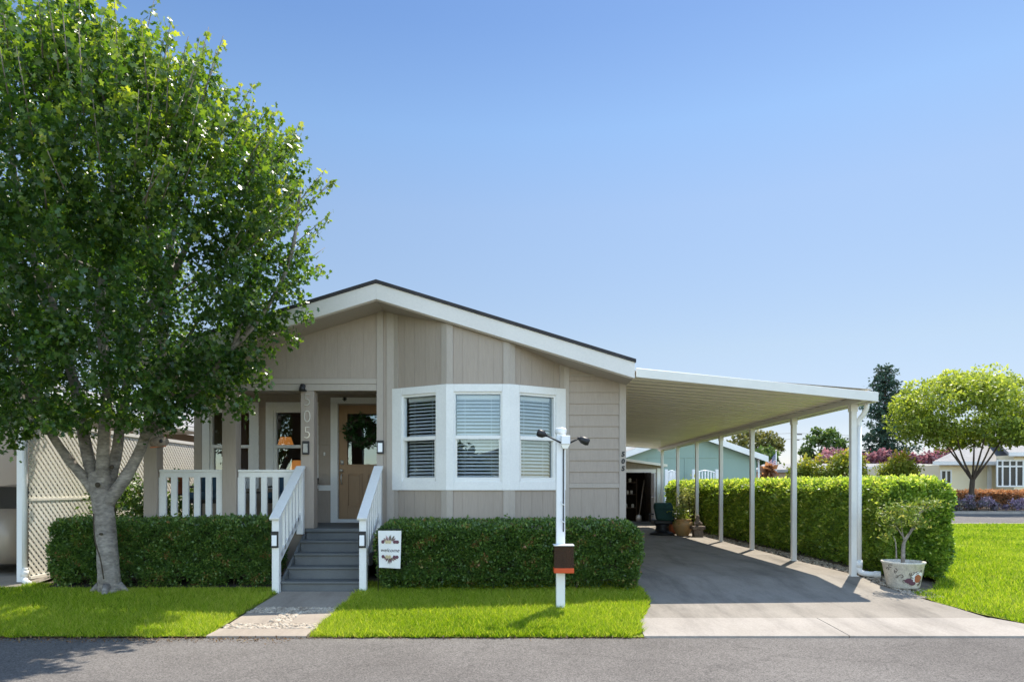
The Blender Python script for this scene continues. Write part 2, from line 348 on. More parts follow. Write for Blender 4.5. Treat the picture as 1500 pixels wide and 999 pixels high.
def leaf_obj(name, P, size, m, parent=None, up=0.35, droop=0.25, tint=None, width=.55, kind=None, label=None, lobes=False, dirs=None, seed=0, fold=.18):
    """one mesh of many small folded leaves at the points P"""
    g = np.random.default_rng(seed + len(P))
    n = len(P); P = np.asarray(P, float)
    off = ORG[parent] if parent is not None else Vector((0, 0, 0))
    P = P - np.array(off)
    t = g.normal(size=(n, 3)); 
    if dirs is not None: t = t * .6 + dirs
    t[:, 2] -= droop; t /= np.linalg.norm(t, axis=1)[:, None] + 1e-9
    w = g.normal(size=(n, 3)); w[:, 2] += up * 4
    s = np.cross(t, w); s /= np.linalg.norm(s, axis=1)[:, None] + 1e-9
    nn = np.cross(s, t)
    L = (np.asarray(size) * np.exp(g.normal(0, .22, n)))[:, None]; W = L * width * .5
    if lobes:
        k = 8
        tpl = [(0, 0, 0), (.15, .75, fold), (.42, .45, fold * .5), (.62, 1.05, fold), (.72, .35, fold * .3), (1, 0, 0)]
        tpl = tpl + [(a, -b, c) for a, b, c in (tpl[4], tpl[3], tpl[2], tpl[1])]
        k = len(tpl); faces = [(0, 1, 2, 8, 9), (2, 3, 4, 5, 6, 7, 8)]
        faces = [(0, 1, 2), (0, 2, 8), (0, 8, 9), (2, 3, 4), (2, 4, 8), (4, 6, 8), (6, 7, 8), (4, 5, 6)]
    else:
        tpl = [(0, 0, 0), (.45, 1, fold), (1, 0, 0), (.45, -1, fold)]
        k = 4; faces = [(0, 1, 2), (0, 2, 3)]
    V = np.empty((n, k, 3))
    for i, (a, b, c) in enumerate(tpl): V[:, i] = P + t * (L * a) + s * (W * b) + nn * (W * c)
    F = np.array(faces); FI = (np.arange(n)[:, None, None] * k + F[None]).reshape(-1)
    nf = n * len(faces)
    me = bpy.data.meshes.new(name); me.vertices.add(n * k); me.vertices.foreach_set('co', V.reshape(-1))
    me.loops.add(nf * 3); me.loops.foreach_set('vertex_index', FI.astype(np.int32))
    me.polygons.add(nf); me.polygons.foreach_set('loop_start', (np.arange(nf) * 3).astype(np.int32))
    me.update(calc_edges=True)
    at = me.attributes.new('tint', 'FLOAT', 'POINT')
    tt = g.beta(2, 2.2, n) if tint is None else np.clip(tint + g.normal(0, .12, n), 0, 1)
    at.data.foreach_set('value', np.repeat(tt, k).astype(np.float32))
    me.materials.append(M[m]); me.validate()
    o = bpy.data.objects.new(name, me); COL.objects.link(o)
    if parent is not None: o.parent = parent
    ORG[o] = off
    if label: o['label'] = label
    if kind: o['kind'] = kind
    return o

def text_mesh(txt, size, fr_fn, depth, offset=0.0, shear=0, spacing=1.0):
    """lettering as mesh; fr_fn maps (x, y, out) to the place"""
    cu = bpy.data.curves.new('lettering', 'FONT'); cu.body = txt; cu.size = size; cu.extrude = depth; cu.offset = offset
    cu.shear = shear; cu.space_character = spacing; cu.align_x = 'CENTER'; cu.align_y = 'CENTER'
    o = bpy.data.objects.new('lettering', cu); COL.objects.link(o)
    dg = bpy.context.evaluated_depsgraph_get(); dg.update()
    me = bpy.data.meshes.new_from_object(o.evaluated_get(dg)); bpy.data.objects.remove(o); 
    mb = MB(); mb._add([fr_fn(v.co.x, v.co.y, v.co.z) for v in me.vertices], [tuple(p.vertices) for p in me.polygons])
    bpy.data.meshes.remove(me); bpy.data.curves.remove(cu); return mb

def smoothpath(pts, k=5):
    pts = [Vector(p) for p in pts]; out = []
    for i in range(len(pts) - 1):
        p0 = pts[max(i - 1, 0)]; p1 = pts[i]; p2 = pts[i + 1]; p3 = pts[min(i + 2, len(pts) - 1)]
        for j in range(k):
            t = j / k; out.append(.5 * ((2 * p1) + (p2 - p0) * t + (2 * p0 - 5 * p1 + 4 * p2 - p3) * t * t + (3 * p1 - p0 - 3 * p2 + p3) * t ** 3))
    out.append(pts[-1]); return out

# ------------------------------------------------------------------ ground
GY = [-400, 6.95, 6.99, 8.2, 9.2, 10.2, 400]; GZ = [-.14, -.14, -.132, -.065, -.02, .06, .06]
def g(y): return float(np.interp(y, GY, GZ))
def sheet(name, rows, m, dz=0.0, sub=.25, kind='structure', thick=0):
    """ground-following sheet: rows of (y, x0, x1)"""
    ys = sorted({r[0] for r in rows} | {y for y in GY if rows[0][0] < y < rows[-1][0]})
    yy = []
    for a, b in zip(ys, ys[1:]):
        k = max(1, int((b - a) / sub)) if b - a < 30 else 6
        yy += [a + (b - a) * i / k for i in range(k)]
    yy.append(ys[-1]); ry = [r[0] for r in rows]
    mb = MB(); nx = 10
    vs = []
    for y in yy:
        x0 = np.interp(y, ry, [r[1] for r in rows]); x1 = np.interp(y, ry, [r[2] for r in rows])
        vs += [(x0 + (x1 - x0) * i / nx, y, g(y) + dz) for i in range(nx + 1)]
    fs = [(j * (nx + 1) + i, j * (nx + 1) + i + 1, (j + 1) * (nx + 1) + i + 1, (j + 1) * (nx + 1) + i) for j in range(len(yy) - 1) for i in range(nx)]
    if thick:
        b = len(vs); vs += [(x, y, z - thick) for x, y, z in vs]
        W = nx + 1; H = len(yy)
        ring = list(range(W)) + [r * W + nx for r in range(1, H)] + [(H - 1) * W + i for i in range(nx - 1, -1, -1)] + [r * W for r in range(H - 2, 0, -1)]
        fs += [(ring[i], ring[(i + 1) % len(ring)], ring[(i + 1) % len(ring)] + b, ring[i] + b) for i in range(len(ring))]
    mb._add(vs, fs); return mb.build(name, m, None, kind=kind)

sheet('ground', [(-400, -600, 600), (400, -600, 600)], 'dirt', -.04)
st = MB(); st._add([(-120, -4.0, -.14), (120, -4.0, -.14), (120, 6.96, -.14), (-120, 6.96, -.14)], [(0, 1, 2, 3)]); st.build('street', 'asphalt', kind='structure')
# the driveway: dark bed, three poured panels, pale apron in front
sheet('driveway', [(7.72, 1.50, 5.42), (8.3, 1.72, 5.36), (8.8, 1.80, 5.27), (9.6, 1.78, 5.22), (13.3, 1.76, 5.22)], 'drive', .012, thick=.05)
sheet('driveway', [(13.315, 1.76, 5.22), (18.6, 1.76, 5.22)], 'drive', .012, thick=.05)
sheet('driveway', [(18.615, 1.76, 5.22), (24.4, 1.76, 5.22)], 'drive', .012, thick=.05)
sheet('apron', [(6.97, 1.38, 3.47), (7.35, 1.40, 3.47), (7.71, 1.48, 3.465)], 'apron', .016, thick=.05)
sheet('apron', [(6.97, 3.48, 6.6), (7.2, 3.48, 5.95), (7.45, 3.48, 5.62), (7.71, 3.475, 5.44)], 'apron', .016, thick=.05)
# front path: slabs with pebbles between
PXL, PXR = -3.07, -2.05
sheet('path', [(8.22, PXL + .02, PXR), (9.16, PXL + .02, -2.0)], 'slab', .022, thick=.05)
sheet('path', [(7.44, PXL + .02, PXL + .42), (7.92, PXL + .02, PXL + .42)], 'slab', .02, thick=.05)
sheet('path', [(7.44, PXL + .66, PXR), (7.92, PXL + .66, PXR)], 'slab', .02, thick=.05)
sheet('path', [(6.96, PXL - .02, PXR - .02), (7.24, PXL, PXR - .02)], 'slab', .02, thick=.06)
# lawns
sheet('lawn', [(6.97, -16, PXL - .02), (8.9, -16, PXL), (9.5, -6.5, -3.1)], 'lawnsoil', .012)
sheet('lawn', [(6.97, PXR, 1.44), (7.3, PXR, 1.60), (7.8, PXR, 1.75), (8.4, -2.0, 1.85), (9.75, -1.95, 1.66)], 'lawnsoil', .004)
RL = [(7.22, 6.05, 40), (7.45, 5.68, 40), (7.9, 5.46, 40), (8.5, 5.34, 40), (9.1, 5.36, 40), (9.25, 5.75, 40), (9.9, 6.2, 40), (24.3, 6.2, 40)]
sheet('lawn', RL, 'lawnsoil', .010)

def blades(name, area_fn, n, hgt, wid, tint0, seed, lean=.75, kind='stuff', m='grass'):
    q = np.random.default_rng(seed); P = area_fn(q, n); n = len(P)
    z = np.interp(P[:, 1], GY, GZ) + .008
    dist = P[:, 1]; sc = np.clip(dist / 9.0, 1, 3.0)
    ang = q.uniform(0, 2 * np.pi, n); h = hgt * np.exp(q.normal(0, .28, n)); w = wid * sc
    patch = np.sin(P[:, 0] * 2.1 + 1.3 * np.sin(P[:, 1] * 1.7)) * .5 + np.sin(P[:, 1] * 3.3 + P[:, 0] * .9) * .5
    V = np.empty((n, 3, 3)); sx = np.cos(ang) * w / 2; sy = np.sin(ang) * w / 2
    la = q.uniform(0, 2 * np.pi, n); ll = h * q.uniform(.1, lean, n) * 1.6
    V[:, 0] = np.stack([P[:, 0] - sx, P[:, 1] - sy, z], 1); V[:, 1] = np.stack([P[:, 0] + sx, P[:, 1] + sy, z], 1)
    V[:, 2] = np.stack([P[:, 0] + np.cos(la) * ll, P[:, 1] + np.sin(la) * ll, z + h], 1)
    me = bpy.data.meshes.new(name); me.vertices.add(n * 3); me.vertices.foreach_set('co', V.reshape(-1))
    me.loops.add(n * 3); me.loops.foreach_set('vertex_index', np.arange(n * 3, dtype=np.int32))
    me.polygons.add(n); me.polygons.foreach_set('loop_start', (np.arange(n) * 3).astype(np.int32)); me.update(calc_edges=True)
    at = me.attributes.new('tint', 'FLOAT', 'POINT')
    patch = patch + 1.3 * np.sin(P[:, 0] * .8 + 2 * np.sin(P[:, 1] * .6)) * np.sin(P[:, 1] * 1.1 + P[:, 0] * .35)
    t = np.clip(tint0 + .10 * patch + q.normal(0, .27, n) + (q.random(n) < .06) * .45, 0, 1)
    at.data.foreach_set('value', np.repeat(t, 3).astype(np.float32)); me.materials.append(M[m])
    o = bpy.data.objects.new(name, me); COL.objects.link(o); o['kind'] = kind; return o
def wob(y, a=.016): return a * np.sin(y * 9) + a * .6 * np.sin(y * 23 + 1)
def areaL(q, n):
    y = q.uniform(6.93, 9.6, n); x1 = PXL - .04 + wob(y); x = q.uniform(-9.0, -3.0, n); ok = (x < x1) & (y > 6.97 + wob(x, .02)) & (x > -1.05 * y)
    ok &= ~((y > 9.3) & (x > -6.4)); ok &= (x > -6.75) | (y < 9.35); return np.stack([x, y], 1)[ok]
def areaM(q, n):
    y = q.uniform(6.93, 9.7, n); x = q.uniform(-2.1, 1.85, n)
    xr = np.interp(y, [6.97, 7.1, 7.3, 7.72, 8.3, 8.8, 9.75], [1.26, 1.37, 1.41, 1.50, 1.70, 1.79, 1.79]) + wob(y)
    ok = (x < xr) & (x > PXR + .02 + wob(y)) & (y > 6.96 + wob(x, .015)); return np.stack([x, y], 1)[ok]
def areaR(q, n):
    y = 7.2 * (24.2 / 7.2) ** q.random(n); x = q.uniform(5.2, 24, n)
    xl = np.interp(y, [r[0] for r in RL], [r[1] for r in RL]) + wob(y)
    ok = (x > xl) & (x < 1.05 * y + .6); return np.stack([x, y], 1)[ok]
blades('lawn_grass', areaL, 170000, .046, .0095, .52, 1)
blades('lawn_grass', areaM, 170000, .046, .0095, .58, 2)
blades('lawn_grass', areaR, 620000, .046, .011, .50, 3)

def pebbles(name, area, n, r0, seed, z0=.0, cam_label=None):
    q = random.Random(seed); mb = MB(); ico = bmesh.new(); bmesh.ops.create_icosphere(ico, subdivisions=1, radius=1)
    vs = [v.co.copy() for v in ico.verts]; fs = [tuple(v.index for v in f.verts) for f in ico.faces]; ico.free(); mb.smooth = True
    for _ in range(n):
        x, y = area(q); r = r0 * q.uniform(.5, 1.3); a = q.uniform(0, 6.28); sx, sy, sz = r * q.uniform(.8, 1.4), r * q.uniform(.6, 1), r * q.uniform(.4, .7)
        ca, sa = math.cos(a), math.sin(a); b = (x, y, g(y) + z0 + sz * .3)
        mb._add([(b[0] + ca * v.x * sx - sa * v.y * sy, b[1] + sa * v.x * sx + ca * v.y * sy, b[2] + v.z * sz) for v in vs], fs)
    return mb.build(name, 'pebble', kind='stuff')
sheet('path_bed', [(7.2, PXL, PXR), (8.3, PXL, PXR)], 'dirt', .002)
def parea(q):
    while 1:
        x = q.uniform(PXL + .02, PXR); y = q.uniform(7.25, 8.22)
        if y < 7.43 or y > 7.93 or PXL + .43 < x < PXL + .65: return x, y
pebbles('path_pebbles', parea, 1500, .027, 3, .006)
sheet('gravel_bed', [(8.75, 5.30, 5.75), (9.2, 5.24, 5.95), (24.2, 5.24, 5.9)], 'dirt', .006)
pebbles('gravel_strip', lambda q: (q.uniform(5.25, 5.62), 8.8 + 15 * q.random() ** 1.8), 2200, .022, 5, .008)
# dry litter where grass meets the street
def litter(q):
    x = q.uniform(-7, 1.4); return x, 6.94 + abs(q.gauss(0, .03)) * (1.6 if x < -2 else .8)
ql = np.random.default_rng(9); lx = ql.uniform(-8, 1.4, 3600); ly = 6.95 - np.abs(ql.normal(0, .06, 3600)) * np.where(lx < -2.2, 1.8, .6) + .02
kl = ql.random(3600) < np.where(lx < -2.2, 1, .35)
M['litter'] = leafmat('dry_litter', [(0, (.06, .035, .02)), (.6, (.17, .10, .05)), (1, (.34, .25, .12))], (1, 1, 1), .1, .8, .2)
leaf_obj('leaf_litter', np.stack([lx, ly, np.full(3600, -.134)], 1)[kl], .022, 'litter', None, up=1.2, droop=0, kind='stuff', seed=2)

# ------------------------------------------------------------------ the house
Y0, YB, YBAY, YF = 10.3, 12.0, 9.82, 9.70
XL, XR, XRID = -5.525, 1.745, -1.89
FLOOR = .774; HB = 24.0
def roof_z(x): return 4.31 - .306 * abs(x - XRID)
def soff(x): return roof_z(x) - .262
house = thing('house', 'taupe single-storey house with bay window, white trim and porch numbered 505', 'house', ((XL + XR) / 2, Y0, .06))
HP = house
f0, _ = frame((XL, Y0), (XR, Y0))       # u = x - XL
U = lambda x: x - XL
wall = MB(); bd = MB(); tr = MB()
def boards(mb, fr, u0, u1, zb, zt, x_of_u, pitch=.2, n0=0.0, n1=.004, gap=.005):
    """vertical grooved sheet siding: boards standing 8 mm proud of the wall with narrow gaps"""
    k = max(1, round((u1 - u0) / pitch)); p = (u1 - u0) / k
    for i in range(k):
        a = u0 + i * p + (gap / 2 if i else 0); b = u0 + (i + 1) * p - (gap / 2 if i < k - 1 else 0)
        za = zt(x_of_u(a)) if callable(zt) else zt; zc = zt(x_of_u(b)) if callable(zt) else zt
        if min(za, zc) - zb < .02: continue
        mid = x_of_u(a) < XRID < x_of_u(b)
        poly = [(a, zb), (b, zb), (b, zc)] + ([(U(XRID), zt(XRID))] if mid and callable(zt) else []) + [(a, za)]
        mb.fprism(fr, poly, n0, n1)
# gable over the porch
x_u = lambda u: XL + u
wall.fprism(f0, [(0, 2.945), (U(-1.99), 2.945), (U(-1.99), soff(-1.99)), (0, soff(XL))], -.1, 0)
boards(bd, f0, .02, U(-2.0), 3.03, lambda x: soff(x), x_u)
# porch return wall at the door side, full height
wall.box(-1.99, -1.74, Y0, YB + .1, .06, soff(-1.99))
for a, b in ((-1.995, -1.90), (-1.845, -1.735)):
    tr.fprism(f0, [(U(a), .06), (U(b), .06), (U(b), soff(b)), (U(a), soff(a))], .003, .026)
boards(bd, f0, U(-1.90), U(-1.845), .06, soff, x_u)
# bay: three facets
BA, BBp, BC, BD = (-1.735, Y0), (-.894, YBAY), (0.0, YBAY), (.824, Y0)
WZ0, WZ1 = 1.475, 2.765
TZ0, TZ1 = 1.351, 2.873
bay_w = []
for (p, q_, h0, h1) in ((BA, BBp, .15, .84), (BBp, BC, .09, .905), (BC, BD, .14, .85)):
    fr, L = frame(p, q_); xu = lambda u, p=p, q_=q_, L=L: p[0] + (q_[0] - p[0]) * u / L
    a, b = h0 * L, h1 * L; bay_w.append((fr, L, a, b, xu))
    wall.fbox(fr, 0, L, -.09, 0, .06, WZ0)
    wall.fbox(fr, 0, a, -.09, 0, WZ0, WZ1); wall.fbox(fr, b, L, -.09, 0, WZ0, WZ1)
    wall.fprism(fr, [(0, WZ1), (L, WZ1), (L, soff(xu(L))), (0, soff(xu(0)))], -.09, 0)
    boards(bd, fr, .0, L, TZ1, soff, xu); boards(bd, fr, .0, L, .07, TZ0, xu)
    ew = .085
    for c, d in ((-.012, ew), (L - ew, L + .012)):
        tr.fprism(fr, [(c, TZ1 + .002), (d, TZ1 + .002), (d, soff(xu(d))), (c, soff(xu(c)))], .006, .024)
        tr.fbox(fr, c, d, .006, .024, .07, TZ0 - .002)
# bay floor underside closed by the facets; clapboard wall to the right of the bay
wall.fbox(f0, U(.80), U(XR), -.1, 0, .06, 3.07)
wall.fprism(f0, [(U(.80), 3.07), (U(XR), 3.07), (U(XR), soff(XR)), (U(.80), soff(.80))], -.1, 0)
zc = 1.455
clap = MB()
while zc < 3.06:
    z1 = min(zc + .171, 3.06)
    vs = [f0(u, n, z) for z, n in ((zc, .022), (z1 + .004, .006), (z1 + .004, 0), (zc, 0)) for u in (U(.905), U(1.655))]
    clap._add(vs, [(0, 1, 3, 2), (2, 3, 5, 4), (4, 5, 7, 6), (6, 7, 1, 0), (0, 2, 4, 6), (1, 7, 5, 3)]); zc += .171
clap.build('clapboard', 'siding', HP)
tr.fbox(f0, U(.905), U(1.655), .004, .026, 1.385, 1.452)
tr.fbox(f0, U(.905), U(1.655), .004, .018, 3.067, 3.085)
boards(bd, f0, U(.905), U(1.655), 3.09, soff, x_u); boards(bd, f0, U(.905), U(1.655), .07, 1.38, x_u)
tr.fprism(f0, [(U(.826), .07), (U(.903), .07), (U(.903), soff(.903)), (U(.826), soff(.826))], .002, .026)
tr.fprism(f0, [(U(1.657), .07), (U(XR + .012), .07), (U(XR + .012), soff(XR)), (U(1.657), soff(1.657))], .002, .028)
# side walls, back wall, porch back wall with openings
wall.box(XR - .1, XR, Y0 + .1, HB, .06, soff(XR)); wall.box(XL, XL + .1, YB, HB, .06, soff(XL))
wall.fprism(lambda u, n, z: (XL + u, HB + n, z), [(0, .06), (U(XR), .06), (U(XR), soff(XR)), (U(XRID), soff(XRID)), (0, soff(XL))], -.1, 0)
fb, _ = frame((XL, YB), (XR, YB))
W1 = (PX(308, YB), PX(369, YB)); W2 = (PX(401, YB), PX(456, YB)); PWZ0, PWZ1 = 1.50, 2.74
DX0, DX1, DZ0, DZ1 = -3.0, -2.09, .836, 2.836
xs = [XL, W1[0], W1[1], W2[0], W2[1], DX0, DX1, -1.99]
for a, b in zip(xs[::2], xs[1::2]): wall.box(a, b, YB, YB + .1, FLOOR, 3.3)
for (a, b), z0, z1 in ((W1, PWZ0, PWZ1), (W2, PWZ0, PWZ1), ((DX0, DX1), DZ0, DZ1)):
    wall.box(a, b, YB, YB + .1, FLOOR if z0 > 1 else FLOOR, z0); wall.box(a, b, YB, YB + .1, z1, 3.3)
wall.build('wall', 'siding', HP)
# lap siding on the porch back wall
lap = MB()
def lapbits(z0, z1):
    segs = [(XL, -1.99)]
    cuts = []
    if z1 > PWZ0 - .12 and z0 < PWZ1 + .12: cuts += [(W1[0] - .12, W1[1] + .12), (W2[0] - .12, W2[1] + .12)]
    if z0 < DZ1 + .1: cuts += [(DX0 - .12, -1.99)]
    for c0, c1 in cuts:
        ns = []
        for a, b in segs:
            if c1 <= a or c0 >= b: ns.append((a, b)); continue
            if a < c0: ns.append((a, c0))
            if c1 < b: ns.append((c1, b))
        segs = ns
    return segs
z = FLOOR
while z < 3.1:
    for a, b in lapbits(z, z + .17):
        vs = [fb(U(x), n, zz) for zz, n in ((z, .022), (z + .174, .006), (z + .174, .0), (z, .0)) for x in (a, b)]
        lap._add(vs, [(0, 1, 3, 2), (2, 3, 5, 4), (4, 5, 7, 6), (6, 7, 1, 0), (0, 2, 4, 6), (1, 7, 5, 3)])
    z += .17
lap.build('lap_siding', 'siding', HP)
bd.build('grooved_siding', 'siding', HP)
tr.build('batten', 'trim_taupe', HP)
# porch beam, ceiling, posts, floor
b = MB(); b.box(XL - .01, -1.998, Y0 - .024, Y0 + .12, 2.847, 2.944); b.box(XL - .01, -1.998, Y0 - .032, Y0 - .002, 2.946, 3.026)
b.box(XL, XL + .14, Y0 + .12, YB, 2.847, 3.0); b.build('porch_beam', 'trim_taupe', HP, .004)
b = MB(); b.box(XL + .01, -1.99, Y0 + .01, YB, 3.02, 3.06); b.build('porch_ceiling', 'trim_taupe', HP)
porch_posts = []
for a, w in ((PX(211, Y0), .2), (PX(326, Y0), .21), (PX(441, Y0), .2)):
    b = MB(); b.box(a, a + w, Y0 - .02, Y0 + .18, FLOOR - .05 if a < -4 else FLOOR, 2.846)
    porch_posts.append(b.build('porch_post', 'siding', HP, .006))
b = MB(); b.box(XL - .006, XL + .13, YB - .03, YB + .12, FLOOR, 2.846); b.build('corner_board', 'trim_taupe', HP, .004)
b = MB(); b.box(XL, -1.99, Y0 - .02, YB, FLOOR - .06, FLOOR); b.build('porch_floor', 'step', HP)
b = MB(); b.box(XL, -3.09, Y0, Y0 + .05, .0, FLOOR - .06); b.box(XL, XL + .05, Y0 + .05, YB, 0, FLOOR - .06); b.build('porch_skirt', 'siding', HP)
# roof
rf = MB()
for sgn, xe in ((1, 1.80), (-1, -5.58)):
    zr, ze = roof_z(XRID), roof_z(xe)
    vs = []
    for y in (YF - .025, HB + .3):
        vs += [(XRID, y, zr - .015), (xe, y, ze - .015), (xe, y, ze + .03), (XRID, y, zr + .03)]
    rf._add(vs, [(0, 1, 2, 3), (7, 6, 5, 4), (0, 4, 5, 1), (1, 5, 6, 2), (2, 6, 7, 3), (3, 7, 4, 0)])
roof = rf.build('roof', 'shingle', HP)
fa = MB()
for xe in (1.785, -5.565):
    fa.fprism(FW2 := (lambda u, n, z: (u, n, z)), [(XRID, roof_z(XRID) - .017), (xe, roof_z(xe) - .017), (xe, roof_z(xe) - .245), (XRID, roof_z(XRID) - .245)], YF, YF + .03)
for xe, s_ in ((1.785, 1), (-5.565, -1)): fa.box(min(xe, xe - s_ * .03), max(xe, xe - s_ * .03), YF + .03, HB, roof_z(xe) - .23, roof_z(xe) - .02)
fascia = fa.build('fascia', 'fascia', roof, .003)
so = MB()
for xe in (1.76, -5.54):
    so._add([(XRID, YF + .03, soff(XRID) + .02), (xe, YF + .03, soff(xe) + .02), (xe, YBAY + .6, soff(xe) + .02), (XRID, YBAY + .6, soff(XRID) + .02),
             (XRID, YF + .03, soff(XRID) + .0), (xe, YF + .03, soff(xe) + .0), (xe, YBAY + .6, soff(xe) + .0), (XRID, YBAY + .6, soff(XRID) + .0)],
            [(3, 2, 1, 0), (4, 5, 6, 7), (0, 1, 5, 4), (1, 2, 6, 5), (2, 3, 7, 6), (3, 0, 4, 7)])
so.build('soffit', 'trim_taupe', roof)
# rooms behind the glass
rm = MB(); rm.box(XL + .1, XR - .1, 15.5, 15.6, .6, 3.2); rm.box(XL + .1, XR - .1, Y0 + .0, 15.5, 2.97, 3.0) if False else None
rm.box(XL + .1, -1.85, YB + .1, 15.5, 3.0, 3.05); rm.box(-1.74, XR - .1, Y0 + .11, 15.5, 3.0, 3.05); rm.box(-.86, -.03, YBAY + .1, Y0 + .11, 3.0, 3.05)
rm.box(XL + .1, -1.85, YB + .1, 15.5, .68, .74); rm.box(-1.72, XR - .1, Y0 + .11, 15.5, .68, .74); rm.box(-.85, -.05, YBAY + .1, Y0 + .11, .68, .74)
rm.box(-1.85, -1.75, YB + .1, 15.5, .74, 3.0)
rm.build('interior_wall', 'room', HP)

# windows: frame (casing + sash) with panes and a blind
def window(fr, a, b, z0, z1, zm, casing, nm='window', glass='glass', blind=True, depth=-.035, low_inset=.012):
    w = MB(); t = .042
    for (c, d) in casing[0]: w.fbox(fr, c - .018 * (nm == 'bay_window'), d + .018 * (nm == 'bay_window'), .004, .036, casing[1], casing[2])
    e_ = .0185 * (nm == 'bay_window'); w.fbox(fr, casing[0][0][1] + e_, casing[0][1][0] - e_, .004, .034, z1, casing[2]); w.fbox(fr, casing[0][0][1] + e_, casing[0][1][0] - e_, .004, .034, casing[1], z0)
    n0, n1 = -.07, .012
    w.fbox(fr, a, a + t, n0, n1, z0, z1); w.fbox(fr, b - t, b, n0, n1, z0, z1)
    w.fbox(fr, a + t, b - t, n0, n1, z1 - t * .8, z1); w.fbox(fr, a + t, b - t, n0, n1 + .01, z0, z0 + t)
    w.fbox(fr, a + t, b - t, n0, n1 + .008, zm - .028, zm + .028)
    win = w.build(nm, 'white', HP, .003)
    lo = MB(); lo.fbox(fr, a + t, a + t + .022, -.05, .004, z0 + t, zm - .028); lo.fbox(fr, b - t - .022, b - t, -.05, .004, z0 + t, zm - .028)
    lo.fbox(fr, a + t + .022, b - t - .022, -.05, .004, z0 + t, z0 + t + .02); lo.build('screen_frame', 'alu', win)
    for (p, q_) in ((zm + .028, z1 - t * .8), (z0 + t, zm - .028)):
        g_ = MB(); g_._add([fr(a + t, depth, p), fr(b - t, depth, p), fr(b - t, depth, q_), fr(a + t, depth, q_)], [(0, 1, 2, 3)]); g_.build('pane', glass, win)
    if blind:
        bl = MB(); zz = z1 - .09; u0, u1 = a + t + .01, b - t - .01
        bl.fbox(fr, u0, u1, -.14, -.10, z1 - .085, z1 - .035)
        while zz > z0 + .06:
            vs = [fr(u, n, zz + dz) for (n, dz) in ((-.142, .013), (-.098, -.013), (-.098, -.010), (-.142, .016)) for u in (u0, u1)]
            bl._add(vs, [(0, 1, 3, 2), (2, 3, 5, 4), (4, 5, 7, 6), (6, 7, 1, 0), (0, 2, 4, 6), (1, 7, 5, 3)]); zz -= .051
        for u in (u0 + .12, u1 - .12): bl.fbox(fr, u - .002, u + .002, -.097, -.095, z0 + .06, z1 - .09)
        bl.build('blind', 'blind', win)
    return win
for fr, L, a, b_, xu in bay_w:
    window(fr, a, b_, WZ0, WZ1, PZ(640.5, YBAY), (((0.004, a), (b_, L - .004)), TZ0, TZ1), 'bay_window', 'glass_bay')
for (a, b_) in (W1, W2):
    window(fb, U(a), U(b_), PWZ0, PWZ1, PZ(654, YB), (((U(a) - .13, U(a)), (U(b_), U(b_) + .13)), PWZ0 - .13, PWZ1 + .145), 'window', 'glass', False)
# white belt board between window and door, door frame
b = MB(); b.fbox(fb, U(W2[1]) + .135, U(DX0) - .135, .004, .03, 1.335, 1.43); b.build('belt_board', 'white', HP, .003)
b = MB(); b.fbox(fb, U(DX0) - .13, U(DX0) - .005, .004, .05, FLOOR, DZ1 + .02); b.fbox(fb, U(DX0) - .13, U(-1.995), .004, .048, DZ1 + .022, DZ1 + .13)
b.fbox(fb, U(DX0) - .03, U(DX0), -.08, .003, DZ0, DZ1); b.fbox(fb, U(DX0) - .02, U(DX1), -.1, .06, FLOOR, DZ0)
b.build('door_frame', 'white', HP, .004)
# door leaf with glass, panels and handle
d = MB(); gx0, gx1, gz0, gz1 = DX0 + .15, DX1 - .15, PZ(680, YB), PZ(606, YB)
d.box(DX0, gx0, YB + .03, YB + .075, DZ0, DZ1); d.box(gx1, DX1, YB + .03, YB + .075, DZ0, DZ1)
d.box(gx0, gx1, YB + .03, YB + .075, gz1, DZ1); d.box(gx0, gx1, YB + .03, YB + .075, DZ0, gz0)
for a, c in ((gx0 - .0, gx0 + .26), (gx1 - .26, gx1)):
    zz0, zz1 = DZ0 + .22, gz0 - .16
    for (p, q_, r_, s_) in ((a, a + .02, zz0, zz1), (c - .02, c, zz0, zz1), (a + .02, c - .02, zz0, zz0 + .02), (a + .02, c - .02, zz1 - .02, zz1)): d.box(p, q_, YB + .004, YB + .03, r_, s_)
    d.box(a + .045, c - .045, YB + .02, YB + .03, zz0 + .045, zz1 - .045)
for (p, q_, r_, s_) in ((gx0 - .025, gx0, gz0 - .025, gz1 + .025), (gx1, gx1 + .025, gz0 - .025, gz1 + .025), (gx0, gx1, gz1, gz1 + .025), (gx0, gx1, gz0 - .025, gz0)): d.box(p, q_, YB + .012, YB + .03, r_, s_)
door = d.build('door', 'door', HP, .002)
pg = MB(); pg._add([(gx0, YB + .05, gz0), (gx1, YB + .05, gz0), (gx1, YB + .05, gz1), (gx0, YB + .05, gz1)], [(0, 1, 2, 3)]); pg.build('pane', 'glass', door)
h = MB(); hx = DX0 + .055
h.lathe([(0, -.045), (.028, -.04), (.03, .04), (0, .045)], (hx, YB + .02, PZ(677, YB)), 14, 1, .5)
h.build('deadbolt', 'brass', door); h = MB(); h.blob((hx, YB - .03, PZ(689, YB)), .03); h.tube([(hx, YB + .03, PZ(689, YB)), (hx, YB - .03, PZ(689, YB))], .014)
h.tube(smoothpath([(hx, YB + .02, PZ(694, YB)), (hx, YB - .03, PZ(696, YB)), (hx, YB - .04, PZ(702, YB)), (hx, YB - .01, PZ(708, YB)), (hx, YB + .02, PZ(709, YB))], 4), .010)
h.build('handle', 'brass', door)
